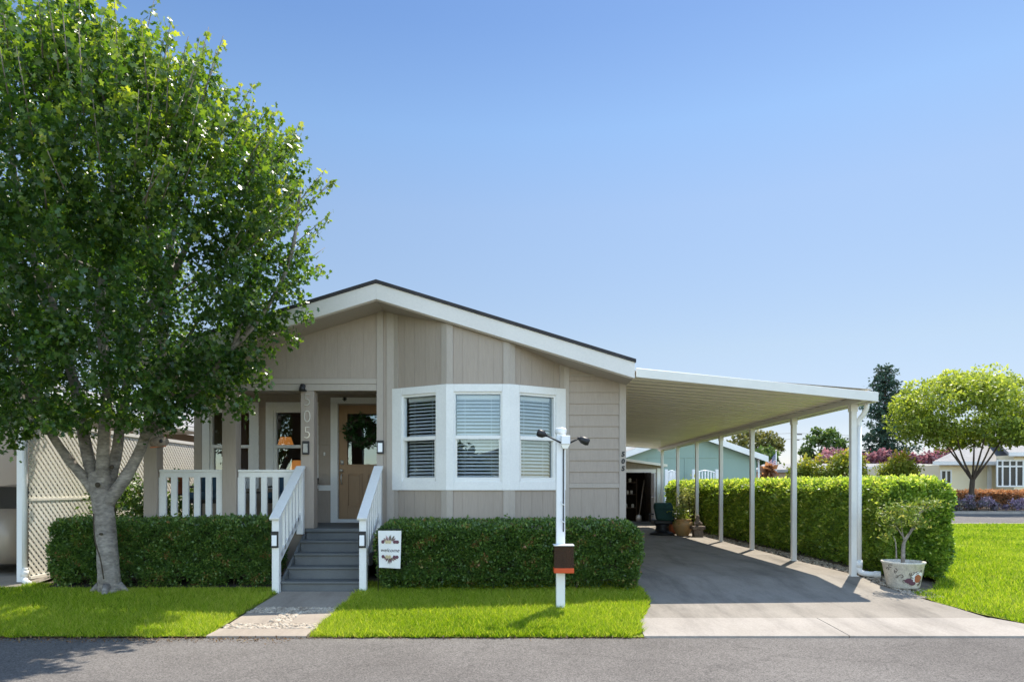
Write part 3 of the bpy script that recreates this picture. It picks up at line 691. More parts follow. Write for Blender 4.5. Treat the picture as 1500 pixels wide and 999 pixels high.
# front steps
sp = MB(); nos = MB()
for i in range(5):
    y = 9.17 + .275 * i; zt = -.03 + .1608 * (i + 1)
    if i < 4:
        sp.box(-3.06, -2.0, y + .02, y + .30, -.05 if i == 0 else zt - .19, zt - .032); nos.box(-3.068, -1.995, y - .012, y + .29, zt - .03, zt)
    else: sp.box(-3.06, -2.0, y + .02, Y0 + .06, zt - .19, zt - .064); nos.box(-3.068, -1.995, y - .012, Y0 - .022, zt - .05, zt + .002)
sp._add([(-3.10, 9.2, -.06), (-3.10, 10.28, -.06), (-3.10, 10.28, .70), (-3.10, 9.2, .10), (-3.065, 9.2, -.06), (-3.065, 10.28, -.06), (-3.065, 10.28, .70), (-3.065, 9.2, .10)],
        [(0, 1, 2, 3), (7, 6, 5, 4), (0, 4, 5, 1), (1, 5, 6, 2), (2, 6, 7, 3), (3, 7, 4, 0)])
steps = sp.build('front_steps', 'step', HP, .003)
nos.build('tread', 'step', steps, .006)
# stair railings
def stair_rail(x, inner):
    rl = MB(); ya, za, yb, zb = 9.06, .97, 10.22, 1.70
    rl.bar((x, ya, za), (x, yb, zb), .135, .036, (0, 0, 1)); rl.bar((x, 9.20, za + .03), (x, yb, zb - .06), .04, .085)
    rl.bar((x, 9.20, .40), (x, yb, 1.00), .04, .10)
    r = rl.build('stair_railing', 'white', HP, .004)
    for yy, z0_, z1_ in ((9.15, -.03, za + .03), (10.20, FLOOR - .08, zb - .03)):
        b = MB(); b.box(x - .048, x + .048, yy - .045, yy + .045, z0_, z1_); b.build('newel_post', 'white', r, .005)
    for i in range(6):
        yy = 9.31 + i * .148; t = (yy - ya) / (yb - ya)
        b = MB(); b.box(x - .02, x + .02, yy - .022, yy + .022, .36 + (yy - 9.15) * .585, za + (zb - za) * t - .03); b.build('baluster', 'white', r, .003)
    b = MB(); b.box(x - .05, x + .045, 9.07, 9.104, PZ(802, 9.1) + .0, PZ(778, 9.1)); lm = b.build('post_lamp', 'black', r, .003)
    b = MB(); b.box(x - .035, x + .03, 9.062, 9.071, PZ(799, 9.1), PZ(783.5, 9.1)); b.build('lens', 'lens', lm, .002)
stair_rail(-3.12, 1); stair_rail(-1.955, -1)
# porch railing, two panels
def porch_rail(x0, x1, pitch):
    r_ = MB(); r_.box(x0, x1, Y0 + .02, Y0 + .12, 1.625, 1.66); r_.box(x0 + .002, x1 - .002, Y0 + .035, Y0 + .075, 1.545, 1.625); r = r_.build('porch_railing', 'white', HP, .004)
    b = MB(); b.box(x0, x1, Y0 + .05, Y0 + .10, .86, .94); b.build('bottom_rail', 'white', r, .004)
    k = max(2, round((x1 - x0 - .09) / pitch)); 
    for i in range(k + 1):
        xx = x0 + .048 + (x1 - x0 - .096) * i / k; hw = .055 if i in (0, k) else .044
        b = MB(); b.box(xx - hw, xx + hw, Y0 + .028, Y0 + .048 + .028, .80, 1.546); b.build('baluster', 'white', r, .003)
porch_rail(PX(231.5, Y0), PX(325.5, Y0), .182); porch_rail(PX(347.5, Y0), PX(440.5, Y0), .182)
# house numbers
num = MB(); px_ = PX(451, Y0)
num1 = MB()
for ch, yy in (('5', 587), ('0', 611), ('5', 634.5)):
    t = text_mesh(ch, .265, lambda x, y, o, yy=yy: (px_ + x * .92, Y0 - .032 - o, PZ(yy, Y0) + y), .006, -.006)
    b = t.build('house_number', 'trim_taupe' if False else 'brass', porch_posts[2])
for ch, yy in (('5', 665.5), ('0', 676), ('5', 686.5)):
    t = text_mesh(ch, .098, lambda x, y, o, yy=yy: (PX(912, Y0) + x, Y0 - .034 - o, PZ(yy, Y0) + y), .005, .004, .12)
    t.build('house_number', 'black', HP)
# wall lamps, cameras
M['greylens'] = mat('seeded_grey_lens', (.22, .23, .23), .2, .2, 20, spec=.6)
def wall_lamp(x, y, zc, parent, lens='lens'):
    b = MB(); b.box(x - .05, x + .05, y - .035, y, zc - .10, zc + .10); l = b.build('wall_lamp', 'black', parent, .004)
    b = MB(); b.box(x - .034, x + .034, y - .043, y - .034, zc - .075, zc + .06); b.build('lens', lens, l, .002)
wall_lamp(PX(449, Y0), Y0 - .02, PZ(656, Y0), porch_posts[2], 'greylens'); wall_lamp(PX(558, Y0), Y0 - .026, PZ(655, Y0), HP)
b = MB(); x = PX(445.5, Y0); zc = PZ(569, Y0)
b.tube([(x, Y0 - .03, zc + .03), (x, Y0 - .09, zc + .025)], .035, 12); b.lathe([(.015, .03), (.04, .01), (.05, -.045), (.0, -.05)], (x + .005, Y0 - .11, zc), 14); b.box(x - .04, x + .055, Y0 - .13, Y0 - .05, zc - .055, zc - .035)
b.build('security_light', 'black', HP)
b = MB(); b.blob((PX(528.5, 11), 11, 2.985), (.05, .05, .045)); b.tube([(PX(528.5, 11), 11, 2.98), (PX(528.5, 11), 11, 3.03)], .02)
b.build('porch_camera', 'black', HP)
b = MB(); cx = PX(506, YB)
for i in range(4):
    a = math.pi / 4 * i; b.bar((cx - .04 * math.cos(a), YB - .055, PZ(585, YB) - .04 * math.sin(a)), (cx + .04 * math.cos(a), YB - .055, PZ(585, YB) + .04 * math.sin(a)), .012, .012, (0, 1, 0))
b.build('star_ornament', 'blackmetal', HP)
b = MB(); b.box(PX(476, YB) - .012, PX(476, YB) + .012, YB - .045, YB - .02, PZ(665, YB) - .03, PZ(665, YB) + .03); b.build('doorbell', 'white', HP, .003)
b = MB(); b.lathe([(0, 0), (.03, .0), (.05, .12), (.058, .13)], (PX(463, 11.8), 11.8, PZ(711, 11.8)), 12); b.bar((PX(463, 11.8), 11.8, 1.46), (PX(463, 11.8), 11.98, 1.46), .015, .015); b.build('wall_planter', 'blackmetal', HP)

# wreath on the door
wr = thing('wreath', 'round dark green leafy wreath hanging on the tan front door', 'wreath', (PX(530, YB), YB - .02, PZ(632, YB)))
b = MB(); c = ORG[wr]
b.tube([(c.x + .20 * math.cos(a), c.y - .02, c.z + .20 * math.sin(a)) for a in np.linspace(0, 2 * math.pi, 25)], .05, 8, False); b.build('ring', 'twig', wr)
q = np.random.default_rng(5); a = q.uniform(0, 2 * np.pi, 1500); rr = .20 + q.normal(0, .045, 1500)
leaf_obj('foliage', np.stack([c.x + rr * np.cos(a), c.y - .03 + q.normal(0, .035, 1500), c.z + rr * np.sin(a)], 1), .06, 'wreath', wr, seed=3)

# things on the porch and just inside
t = thing('plant_stand', 'black iron stand holding a terracotta pot behind left porch railing', 'plant stand', (PX(263, 11.2), 11.2, FLOOR)); c = ORG[t]
b = MB()
for k in range(3):
    a = k * 2.094 + .4; b.tube(smoothpath([(c.x + .14 * math.cos(a), c.y + .14 * math.sin(a), c.z), (c.x + .07 * math.cos(a), c.y + .07 * math.sin(a), c.z + .25), (c.x + .13 * math.cos(a), c.y + .13 * math.sin(a), c.z + .5)]), .012, 6)
b.lathe([(.0, .49), (.15, .49), (.15, .51), (0, .51)], c, 16); b.build('stand', 'blackmetal', t)
t2 = thing('flower_pot', 'terracotta flower pot standing on black iron porch stand', 'pot', (c.x, c.y, c.z + .51)); c = ORG[t2]
b = MB(); b.lathe([(0, 0), (.10, 0), (.14, .22), (.155, .22), (.155, .27), (.13, .27), (.125, .22), (0, .21)], c, 20); b.build('pot', 'terracotta', t2)
q = np.random.default_rng(6); P = q.normal(0, 1, (260, 3)) * (.07, .07, .05) + (c.x, c.y, c.z + .27); leaf_obj('foliage', P, .06, 'box', t2)
def porch_chair(x, y, lab):
    t = thing('porch_chair', lab, 'chair', (x, y, FLOOR), 'cushioned chairs on the porch'); b = MB()
    b.box(x - .3, x + .3, y - .3, y + .3, FLOOR + .36, FLOOR + .42)
    b.build('seat_frame', 'blackmetal', t)
    for sx in (-.27, .27):
        for sy in (-.27, .27): l = MB(); l.tube([(x + sx, y + sy, FLOOR), (x + sx, y + sy, FLOOR + (.62 if sy < 0 else .78))], .018, 8); l.build('leg', 'blackmetal', t)
        l = MB(); l.bar((x + sx, y - .3, FLOOR + .62), (x + sx, y + .28, FLOOR + .64), .05, .03); l.build('armrest', 'blackmetal', t)
    l = MB(); l.box(x - .26, x + .26, y - .28, y + .26, FLOOR + .42, FLOOR + .54); l.build('seat_cushion', 'blue_fabric', t, .03)
    l = MB(); l.bar((x, y + .22, FLOOR + .52), (x, y + .30, FLOOR + .80), .52, .11, (0, 1, 0)); l.build('back_cushion', 'blue_fabric', t, .03)
porch_chair(PX(308, 11.3), 11.3, 'blue cushioned porch chair beside the terracotta pot, below left window')
porch_chair(PX(420, 11.4), 11.45, 'blue cushioned porch chair below the window beside the front door')
t = thing('side_table', 'small dark wooden side table between the two porch chairs', 'table', (PX(364, 11.5), 11.5, FLOOR)); c = ORG[t]
b = MB(); b.box(c.x - .2, c.x + .2, c.y - .2, c.y + .2, c.z + .52, c.z + .55); b.build('tabletop', 'wood', t, .004)
for sx in (-.17, .17):
    for sy in (-.17, .17): b = MB(); b.box(c.x + sx - .02, c.x + sx + .02, c.y + sy - .02, c.y + sy + .02, c.z, c.z + .52); b.build('leg', 'wood', t)
M['shade'] = emat('lit_lamp_shade', (1, .36, .07), .2, (.8, .5, .25))
M['plate'] = mat('white_china', (.78, .77, .74), .25, .03, 5)
def table_lamp(x, y, z, lab):
    t = thing('table_lamp', lab, 'lamp', (x, y, z)); b = MB(); b.lathe([(0, 0), (.09, 0), (.08, .02), (.03, .05), (.06, .14), (.03, .24), (.015, .30), (0, .30)], (x, y, z), 18); b.build('base', 'wood', t)
    b = MB(); b.lathe([(.165, .27), (.11, .45)], (x, y, z), 24); b.f = [f for f in b.f if len(f) == 4]; b.mi = b.mi[:len(b.f)]; b.sm = b.sm[:len(b.f)]; b.build('lamp_shade', 'shade', t)
table_lamp(PX(437.5, 12.9), 12.9, PZ(690, 12.9) - .25, 'lit orange table lamp low behind the window beside post 505')
table_lamp(PX(418.5, 14.2), 14.2, PZ(653, 14.2) - .27, 'lit orange table lamp standing high and farther back inside the window')
t = thing('console_table', 'dark console table inside the porch window under a lamp', 'table', (PX(425, 12.9), 12.9, .74)); c = ORG[t]; zt = PZ(690, 12.9) - .25
b = MB(); b.box(c.x - .55, c.x + .55, 12.65, 13.15, zt - .05, zt - .002); b.build('tabletop', 'wood', t)
for sx in (-.5, .5):
    for yy in (12.7, 13.1): b = MB(); b.box(c.x + sx - .03, c.x + sx + .03, yy - .03, yy + .03, .74, zt - .05); b.build('leg', 'wood', t)
t = thing('tall_cabinet', 'dark tall cabinet inside the room carrying the farther lamp', 'cabinet', (PX(418.5, 14.2), 14.2, .74)); c = ORG[t]; z2 = PZ(653, 14.2) - .272
b = MB(); b.box(c.x - .4, c.x + .4, 14.0, 14.4, .74, z2 - .03); b.box(c.x - .43, c.x + .43, 13.97, 14.43, z2 - .03, z2); b.build('body', 'wood', t, .004)
t = thing('plate', 'white china plate propped upright on the console inside', 'plate', (PX(411, 12.9), 12.9, zt)); c = ORG[t]
b = MB(); b.smooth = True
ring = [(0.0, .012), (.09, .012), (.15, -.012), (.155, -.010), (.09, .02), (0, .02)]
vs = [(c.x + r * math.cos(a), c.y + d_, zt + .155 + r * math.sin(a)) for r, d_ in ring for a in np.linspace(0, 2 * math.pi, 28, endpoint=False)]
b._add(vs, [(i * 28 + j, i * 28 + (j + 1) % 28, (i + 1) * 28 + (j + 1) % 28, (i + 1) * 28 + j) for i in range(5) for j in range(28)]); b.build('dish', 'plate', t)

# ------------------------------------------------------------------ carport
cp = thing('carport', 'long white aluminium carport on slim posts joined to the house', 'carport', (3.5, 9.8, .06))
CX0, CX1, CY0, CY1 = 1.80, 5.25, 9.74, 23.6
def cz(x): return 2.985 + (x - CX0) * (2.715 - 2.985) / (CX1 - CX0)       # underside
dk = MB(); prof = []; y = CY0 + .03
while y < CY1 - .3: prof += [(y, 0), (y + .17, 0), (y + .20, .045), (y + .27, .045)]; y += .30
vs = [(x, yy, cz(x) + dz) for x in (CX0 - .005, CX1 - .05) for yy, dz in prof]; k = len(prof)
vs += [(x, yy, cz(x) + .075) for x in (CX0 - .005, CX1 - .05) for yy in (prof[0][0], prof[-1][0])]
dk._add(vs, [(i, i + 1, k + i + 1, k + i) for i in range(k - 1)] + [(2 * k, 2 * k + 1, 2 * k + 3, 2 * k + 2)])
dk.build('roof_deck', 'alu_deck', cp)
fz = MB(); fz.fprism(FW, [(CX0 + .01, cz(CX0) - .02), (CX1 + .02, cz(CX1) - .10), (CX1 + .02, cz(CX1) + .035), (CX0 + .01, cz(CX0) + .11)], CY0, CY0 + .028)
fz.build('fascia', 'alu', cp, .004); fz = MB(); fz.fprism(FW, [(CX0, cz(CX0) - .02), (CX1, cz(CX1) - .02), (CX1, cz(CX1) + .06), (CX0, cz(CX0) + .08)], CY1 - .03, CY1)
fz.build('fascia', 'alu', cp, .004)
gt = MB(); gt.box(CX1 - .05, CX1 + .02, CY0 + .03, CY1, cz(CX1) - .10, cz(CX1) - .09); gt.box(CX1 + .015, CX1 + .03, CY0 + .03, CY1, cz(CX1) - .10, cz(CX1) + .04); gt.box(CX1 - .055, CX1 - .045, CY0 + .03, CY1, cz(CX1) - .1, cz(CX1) - .02)
gt.build('gutter', 'alu', cp)
PXC = 5.135; POSTY = [10.2 + 2.12 * i for i in range(7)]
bm_ = MB(); bm_.box(PXC - .045, PXC + .05, 9.85, 23.4, 2.63, 2.715); bm_.build('beam', 'alu', cp, .004)
for i, yy in enumerate(POSTY):
    b = MB(); b.box(PXC - .042, PXC + .042, yy - .042, yy + .042, .055, 2.63)
    p = b.build('post', 'alu', cp, .006)
    b = MB(); b.box(PXC - .06, PXC + .06, yy - .06, yy + .06, .07, .08); b.build('base_plate', 'alu', p)
    b = MB(); b.box(PXC - .050, PXC + .050, yy - .05, yy + .05, 2.52, 2.629); b.build('bracket', 'alu', p)
ds = MB(); yy = POSTY[0] - .03; xd = PXC + .078
ds.tube(smoothpath([(PXC + .135, yy - .10, 2.63), (PXC + .135, yy - .10, 2.56), (xd + .03, yy - .06, 2.47), (xd, yy - .01, 2.40), (xd, yy, 2.30)], 5) , .036, 14)
ds.tube([(xd, yy, 2.31), (xd, yy, .24)], .036, 14); ds.tube([(xd, yy, .31), (xd, yy, .20)], .047, 14)
ds.tube(smoothpath([(xd, yy, .25), (xd + .005, yy - .01, .15), (xd + .07, yy - .05, .115), (xd + .24, yy - .12, .11)], 5), .042, 14)
ds.tube([(xd + .17, yy - .092, .112), (xd + .25, yy - .124, .11)], .05, 14)
ds.build('downspout', 'white', cp)

# ------------------------------------------------------------------ real-estate post with solar lamps
XP, YP = .612, 8.17; gz = g(YP)
sp_ = thing('sign_post', 'white vinyl yard post with two black solar lamps and flyer box', 'post', (XP, YP, gz)); 
b = MB(); b.box(XP - .052, XP + .052, YP - .052, YP + .052, gz - .02, PZ(640, YP)); b.build('post', 'vinyl', sp_, .006)
b = MB(); zt = PZ(640, YP)
b.box(XP - .045, XP + .06, YP - .045, YP + .06, zt + .001, zt + .035); b.lathe([(.06, 0), (.07, .01), (.07, .055), (.055, .075), (.0, .08)], (XP + .005, YP, zt + .034), 16); b.build('cap', 'vinyl', sp_, .004)
lb = MB(); lb.box(XP + .0, XP + .105, YP - .15, YP - .055, PZ(651, 8.05), PZ(638, 8.05)); lbo = lb.build('lamp_box', 'vinyl', sp_, .006)
b = MB(); b.fprism(FW, [(XP + .0, PZ(651, 8.05) - .003), (XP + .10, PZ(651, 8.05) - .003), (XP + .075, PZ(657, 8.05)), (XP + .02, PZ(657, 8.05))], YP - .14, YP - .06); b.build('bracket', 'lattice', sp_)
for s_, x0, hx, hz, tx, tz in ((-1, XP + .0, PX(800, 8.05), PZ(637.5, 8.05), PX(787, 8.05), PZ(633, 8.05)), (1, XP + .105, PX(848, 8.05), PZ(642, 8.05), PX(863, 8.05), PZ(648, 8.05))):
    b = MB(); y_ = YP - .11; zs = PZ(648.5, 8.05)
    b.tube([(x0, y_, zs), (hx, y_, hz)], .010, 8); b.tube([(hx - .015 * s_, y_, hz), (hx + .015 * s_, y_, hz + .004)], .017, 8)
    arm = b.build('lamp_arm', 'black', sp_)
    b = MB(); a = Vector((hx, y_, hz)); e = Vector((tx, y_, tz)); b.tube([a, a.lerp(e, .3), a.lerp(e, .75), e], [.018, .042, .048, .036], 12); hd = b.build('solar_lamp', 'black', arm)
b = MB(); xr_ = XP + .03
b.box(xr_ - .006, xr_ + .006, YP - .066, YP - .052, PZ(778, YP), PZ(657, YP)); b.build('hanger_rod', 'blackmetal', sp_)
b = MB(); b.box(xr_ + .014, xr_ + .022, YP - .064, YP - .052, PZ(785, YP), PZ(657, YP))
for yy_ in (737, 762):
    b.tube(smoothpath([(xr_ - .02, YP - .055, PZ(yy_, YP) + .02), (xr_ - .02, YP - .085, PZ(yy_, YP)), (xr_ + .018, YP - .06, PZ(yy_ + 3, YP))], 4), .006, 6)
b.build('hanger_rail', 'vinyl', sp_)
M['smoke'] = None
def smokeglass():
    q = N('smoked_acrylic'); p = q.n('BsdfPrincipled', i_Roughness=.12); p.inputs['Base Color'].default_value = (.10, .06, .04, 1)
    tr = q.n('BsdfTransparent'); tr.inputs[0].default_value = (.55, .42, .32, 1); ms = q.n('MixShader'); ms.inputs[0].default_value = .45
    q.l(tr.outputs[0], ms.inputs[1]); q.l(p.outputs[0], ms.inputs[2]); q.l(ms.outputs[0], q.out.inputs[0]); return q.m
M['smoke'] = smokeglass(); M['orange'] = mat('orange_red_plastic', (.62, .085, .02), .4, .08, 6)
bx0, bx1, bz0, bz1 = PX(811.5, 8.0), PX(840, 8.0), PZ(838, 8.0), PZ(799, 8.0); by0, by1 = 7.94, 8.112
b = MB(); b.box(bx0, bx1, by0, by0 + .004, bz0, bz1); b.box(bx0, bx0 + .004, by0 + .004, by1, bz0, bz1); b.box(bx1 - .004, bx1, by0 + .004, by1, bz0, bz1); b.box(bx0, bx1, by1, by1 + .004, bz0, bz1)
fb_ = b.build('flyer_box', 'smoke', sp_)
b = MB(); b.box(bx0 - .006, bx1 + .006, by0 - .008, by1 + .004, bz1 + .001, bz1 + .012); b.build('lid', 'vinyl', fb_, .003)
b = MB(); b.box(bx0 - .002, bx1 + .002, by0 - .003, by1, bz0 - .004, bz0 + .055); b.build('base', 'orange', fb_, .003)
b = MB(); b.box(bx0 + .15, bx0 + .19, by0 + .05, by0 + .055, bz0 + .06, bz1 - .03); b.bar((bx0 + .12, by0 + .03, bz0 + .06), (bx0 + .19, by0 + .07, bz1 - .05), .03, .004); b.build('flyer', 'flagwhite', fb_)

# ------------------------------------------------------------------ garden flag
YG = 9.0; gxx = PX(556, YG)
gf = thing('garden_flag', 'small white welcome garden flag with flower print by the steps', 'garden flag', (gxx, YG, g(YG)))
b = MB(); zt = PZ(777, YG)
b.tube([(gxx - .02, YG + .01, g(YG) - .05), (gxx - .02, YG + .01, zt + .02)], .006, 6); b.tube([(gxx - .02, YG + .01, zt + .02), (PX(590, YG), YG + .01, zt + .02)], .006, 6); b.build('pole', 'blackmetal', gf)
fl = MB(); fl.smooth = True; NX, NZ = 10, 16; fz0 = PZ(831, YG)
fx0, fx1 = PX(554, YG), PX(588, YG)
def fpos(u, v, o=0.0):
    nar = .04 * (1 - v); x = fx0 + (fx1 - fx0) * (nar + u * (1 - 2 * nar)); return (x, YG - .004 + .012 * math.sin(u * 5 + v * 3) * (1 - v) - o, fz0 + (zt - fz0) * v - .012 * u * (1 - v))
vs = [fpos(i / NX, j / NZ, o) for o in (0, .002) for j in range(NZ + 1) for i in range(NX + 1)]; o2 = (NX + 1) * (NZ + 1)
fs = []
for j in range(NZ):
    for i in range(NX):
        a = j * (NX + 1) + i; fs += [(a, a + 1, a + NX + 2, a + NX + 1), (o2 + a, o2 + a + NX + 1, o2 + a + NX + 2, o2 + a + 1)]
fl._add(vs, fs); ban = fl.build('banner', 'flagwhite', gf)
tm = text_mesh('welcome', .068, lambda x, y, o: fpos(.5 + x / (fx1 - fx0), .475 + y / (zt - fz0), .004), 0.0, .0005, .35, 1.05); tm.build('lettering', 'ink', ban)
def petal(mb, u, v, ang, L, W, o=.004):
    asp = (zt - fz0) / (fx1 - fx0); ca, sa = math.cos(ang), math.sin(ang)
    pts = [(0, 0), (.35, .5), (.7, .42), (1, 0), (.7, -.42), (.35, -.5)]
    mb._add([fpos(u + (a * L * ca - b_ * W * sa), v + (a * L * sa + b_ * W * ca) / asp, o) for a, b_ in pts], [tuple(range(6))])
pal = {'flower_print_cream': (.62, .55, .36), 'x': 0}
M['p_cream'] = mat('print_cream', (.62, .52, .30), .8); M['p_plum'] = mat('print_plum', (.14, .06, .08), .8); M['p_leaf'] = mat('print_leaf', (.16, .13, .10), .8); M['p_rose'] = mat('print_rose', (.50, .32, .33), .8)
pr = MB(); rr_ = random.Random(4)
for cv, sg in ((.70, 1), (.30, -1)):
    for k in range(16):
        pr.cur = rr_.choice((2, 1, 2, 3)); ang = (math.pi * (k + .5) / 16) * sg + rr_.uniform(-.1, .1); L = rr_.uniform(.16, .30)
        petal(pr, .5 + .1 * math.cos(ang), cv + .02 * sg, ang, L, .055, .004 + .0002 * k)
    for dx, c_ in ((-.30, 1), (-.13, 0), (.0, 0), (.22, 1), (.34, 1)):
        pr.cur = c_
        for k in range(6): petal(pr, .5 + dx, cv, k * 1.047, .085, .07, .008 + .0003 * k + .0002 * dx)
pr.build('flower_print', ['p_cream', 'p_plum', 'p_leaf', 'p_rose'], ban)

# ------------------------------------------------------------------ front maple
def branch(mb, pts, r0, r1, n=10, jit=.06, k=5):
    p = smoothpath(pts, k); m = len(p); mb.tube(p, [r0 + (r1 - r0) * (i / (m - 1)) ** .8 for i in range(m)], n, True, jit); return p
TD = 9.1
tp = lambda px, py, d=TD: (PX(px, d), d, PZ(py, d))
tree = thing('maple_tree', 'large leafy maple with grey forked trunk on the left lawn', 'tree', (PX(160, TD), TD, g(TD)))
tk = MB(); base = ORG[tree]
tk.tube(smoothpath([tp(163, 884), tp(162, 868), tp(160, 850), tp(157, 800), tp(152, 750), tp(148, 715), tp(146, 690)], 6),
        np.interp(np.linspace(0, 1, 37), [0, .1, .2, .45, .75, .9, 1], [.195, .17, .145, .128, .125, .145, .125]), 20, True, .035)
for a in (0.1, 3.2, 5.0):
    tk.tube([(base.x + .12 * math.cos(a), TD + .12 * math.sin(a), g(TD) + .12), (base.x + .22 * math.cos(a), TD + .22 * math.sin(a), g(TD) + .03), (base.x + .30 * math.cos(a), TD + .30 * math.sin(a), g(TD) - .03)], [.055, .035, .012], 8)
limbs = [
    ([tp(148, 735), tp(128, 705), (PX(100, 8.95), 8.95, PZ(672, 8.95)), (PX(72, 8.8), 8.8, PZ(628, 8.8)), (PX(48, 8.6), 8.6, PZ(560, 8.6)), (PX(20, 8.3), 8.3, PZ(470, 8.3)), (PX(-40, 8.1), 8.1, PZ(380, 8.1))], .078, .03),
    ([tp(146, 725), (PX(128, 9.2), 9.2, PZ(665, 9.2)), (PX(108, 9.3), 9.3, PZ(560, 9.3)), (PX(78, 9.2), 9.2, PZ(450, 9.2)), (PX(45, 9.0), 9.0, PZ(370, 9.0)), (PX(20, 8.9), 8.9, PZ(250, 8.9)), (PX(10, 8.8), 8.8, PZ(130, 8.8))], .090, .025),
    ([tp(150, 720), (PX(152, 8.95), 8.95, PZ(650, 8.95)), (PX(158, 8.8), 8.8, PZ(560, 8.8)), (PX(146, 8.75), 8.75, PZ(450, 8.75)), (PX(165, 8.8), 8.8, PZ(320, 8.8)), (PX(150, 8.9), 8.9, PZ(150, 8.9)), (PX(140, 9), 9, PZ(95, 9))], .095, .025),
    ([tp(156, 725), (PX(172, 9.35), 9.35, PZ(655, 9.35)), (PX(182, 9.5), 9.5, PZ(580, 9.5)), (PX(215, 9.6), 9.6, PZ(470, 9.6)), (PX(255, 9.6), 9.6, PZ(340, 9.6)), (PX(270, 9.6), 9.6, PZ(200, 9.6))], .088, .025),
    ([tp(155, 738), tp(180, 705), tp(205, 660), (PX(222, 9.0), 9.0, PZ(605, 9.0)), (PX(235, 8.9), 8.9, PZ(540, 8.9)), (PX(240, 8.7), 8.7, PZ(440, 8.7)), (PX(290, 8.5), 8.5, PZ(330, 8.5))], .095, .03),
    ([(PX(212, 9.02), 9.02, PZ(640, 9.02)), (PX(245, 8.9), 8.9, PZ(607, 8.9)), (PX(285, 8.8), 8.8, PZ(575, 8.8)), (PX(330, 8.75), 8.75, PZ(522, 8.75)), (PX(385, 8.75), 8.75, PZ(460, 8.75)), (PX(425, 8.8), 8.8, PZ(380, 8.8)), (PX(440, 8.9), 8.9, PZ(280, 8.9))], .060, .018),
]
lp = []
for pts, r0, r1 in limbs: lp.append(branch(tk, pts, r0, r1, 12))
rt = random.Random(21)
CX, CYc = -5.35, 8.55
ZP = [1.9, 2.4, 2.95, 3.4, 3.95, 4.45, 5.0, 5.3, 5.55, 5.78, 5.98, 6.18, 6.4, 6.65]
RP = [.5, 1.25, 1.75, 2.15, 2.45, 2.62, 2.68, 2.6, 2.3, 1.85, 1.25, .8, .4, .1]
def cr(z): return float(np.interp(z, ZP, RP))
def inhouse(x, y, z): return (y > 9.75 and x > -5.0 and z < 6.3) or y > 9.55 and x > XL - .25 and z < (roof_z(max(min(x, XR), XL)) + .25)
subs = []
for p in lp:
    for _ in range(9):
        i = rt.randrange(int(len(p) * .42), len(p)); a0 = p[i]; out = Vector((a0.x - CX, a0.y - CYc, 0)); out = out.normalized() if out.length > .05 else Vector((1, 0, 0))
        dirv = (out * rt.uniform(.2, 1.0) + Vector((rt.uniform(-.7, .7), rt.uniform(-.7, .7), rt.uniform(.1, .9)))).normalized(); L = rt.uniform(.8, 1.9)
        pt = [a0, a0 + dirv * L * .5 + Vector((0, 0, .06)), a0 + dirv * L + Vector((rt.uniform(-.15, .15), rt.uniform(-.15, .15), .25))]
        e = pt[-1]
        if inhouse(*e) or inhouse(*pt[1]) or math.hypot(e.x - CX, e.y - CYc) > cr(e.z) - .1: continue
        subs.append(branch(tk, pt, .03, .008, 6, .05, 4))
# foliage: leaves strung along shoots; shoots rise from the outer shell, fill inside
q = np.random.default_rng(31); PL = []; TL = []; DL = []; stems = tk
def shoot(x, y, z, dx, dy, dz, L, n, spread, tint):
    t = q.random(n) ** .8
    p = np.stack([x + dx * L * t, y + dy * L * t, z + dz * L * t], 1) + q.normal(0, spread, (n, 3)) * (1.15 - .75 * t)[:, None]
    PL.append(p); TL.append(np.full(n, tint) + .20 * (t > .8)); DL.append(np.repeat([[dx * .3, dy * .3, 0]], n, 0))
cnt = 0
while cnt < 1350:
    z = q.uniform(2.15, 6.62); a = q.uniform(0, 2 * np.pi); R0 = cr(z); 
    if q.random() > R0 / 2.8: continue
    lump = 1 + .07 * math.sin(a * 5 + z * 2.3) + .05 * math.sin(a * 9 - z * 3.1)
    rr = R0 * lump * (1 - .30 * q.random() ** 1.5) - .25
    x, y = CX + rr * math.cos(a), CYc + rr * math.sin(a)
    if x < -8.7 and y > 8.5 and q.random() < .3: continue
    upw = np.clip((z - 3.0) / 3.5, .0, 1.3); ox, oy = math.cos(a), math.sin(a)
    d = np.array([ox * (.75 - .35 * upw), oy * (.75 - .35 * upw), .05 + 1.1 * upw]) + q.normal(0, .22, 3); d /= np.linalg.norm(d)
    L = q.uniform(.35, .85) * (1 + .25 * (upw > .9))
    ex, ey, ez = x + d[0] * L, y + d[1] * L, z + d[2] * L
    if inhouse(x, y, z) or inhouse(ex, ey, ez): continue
    shoot(x, y, z, d[0], d[1], d[2], L, int(50 + 40 * q.random()), .085, .22 + .60 * upw * q.random() ** .8 + q.normal(0, .05))  # higher shoots get a lighter leaf tint, sunlit crown top put into the colour
    if z > 4.6 and q.random() < .6: stems.tube([(x, y, z), (ex, ey, ez)], [.008, .003], 4)
    cnt += 1
cnt = 0
while cnt < 300:                                                   # long leaders standing out of the outline
    z = q.uniform(4.0, 6.6); a = q.uniform(0, 2 * np.pi); rr = cr(z) - .12; x, y = CX + rr * math.cos(a), CYc + rr * math.sin(a)
    k_ = np.clip((z - 4) / 3, 0, 1); d = np.array([math.cos(a) * (.8 - .7 * k_), math.sin(a) * (.8 - .7 * k_), .6 + .6 * k_]) + q.normal(0, .1, 3); d /= np.linalg.norm(d); L = q.uniform(.45, .85)
    if inhouse(x, y, z) or inhouse(*(np.array([x, y, z]) + d * L)): continue
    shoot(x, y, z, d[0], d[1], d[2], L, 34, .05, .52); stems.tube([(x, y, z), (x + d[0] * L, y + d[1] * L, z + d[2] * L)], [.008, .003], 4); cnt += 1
cnt = 0
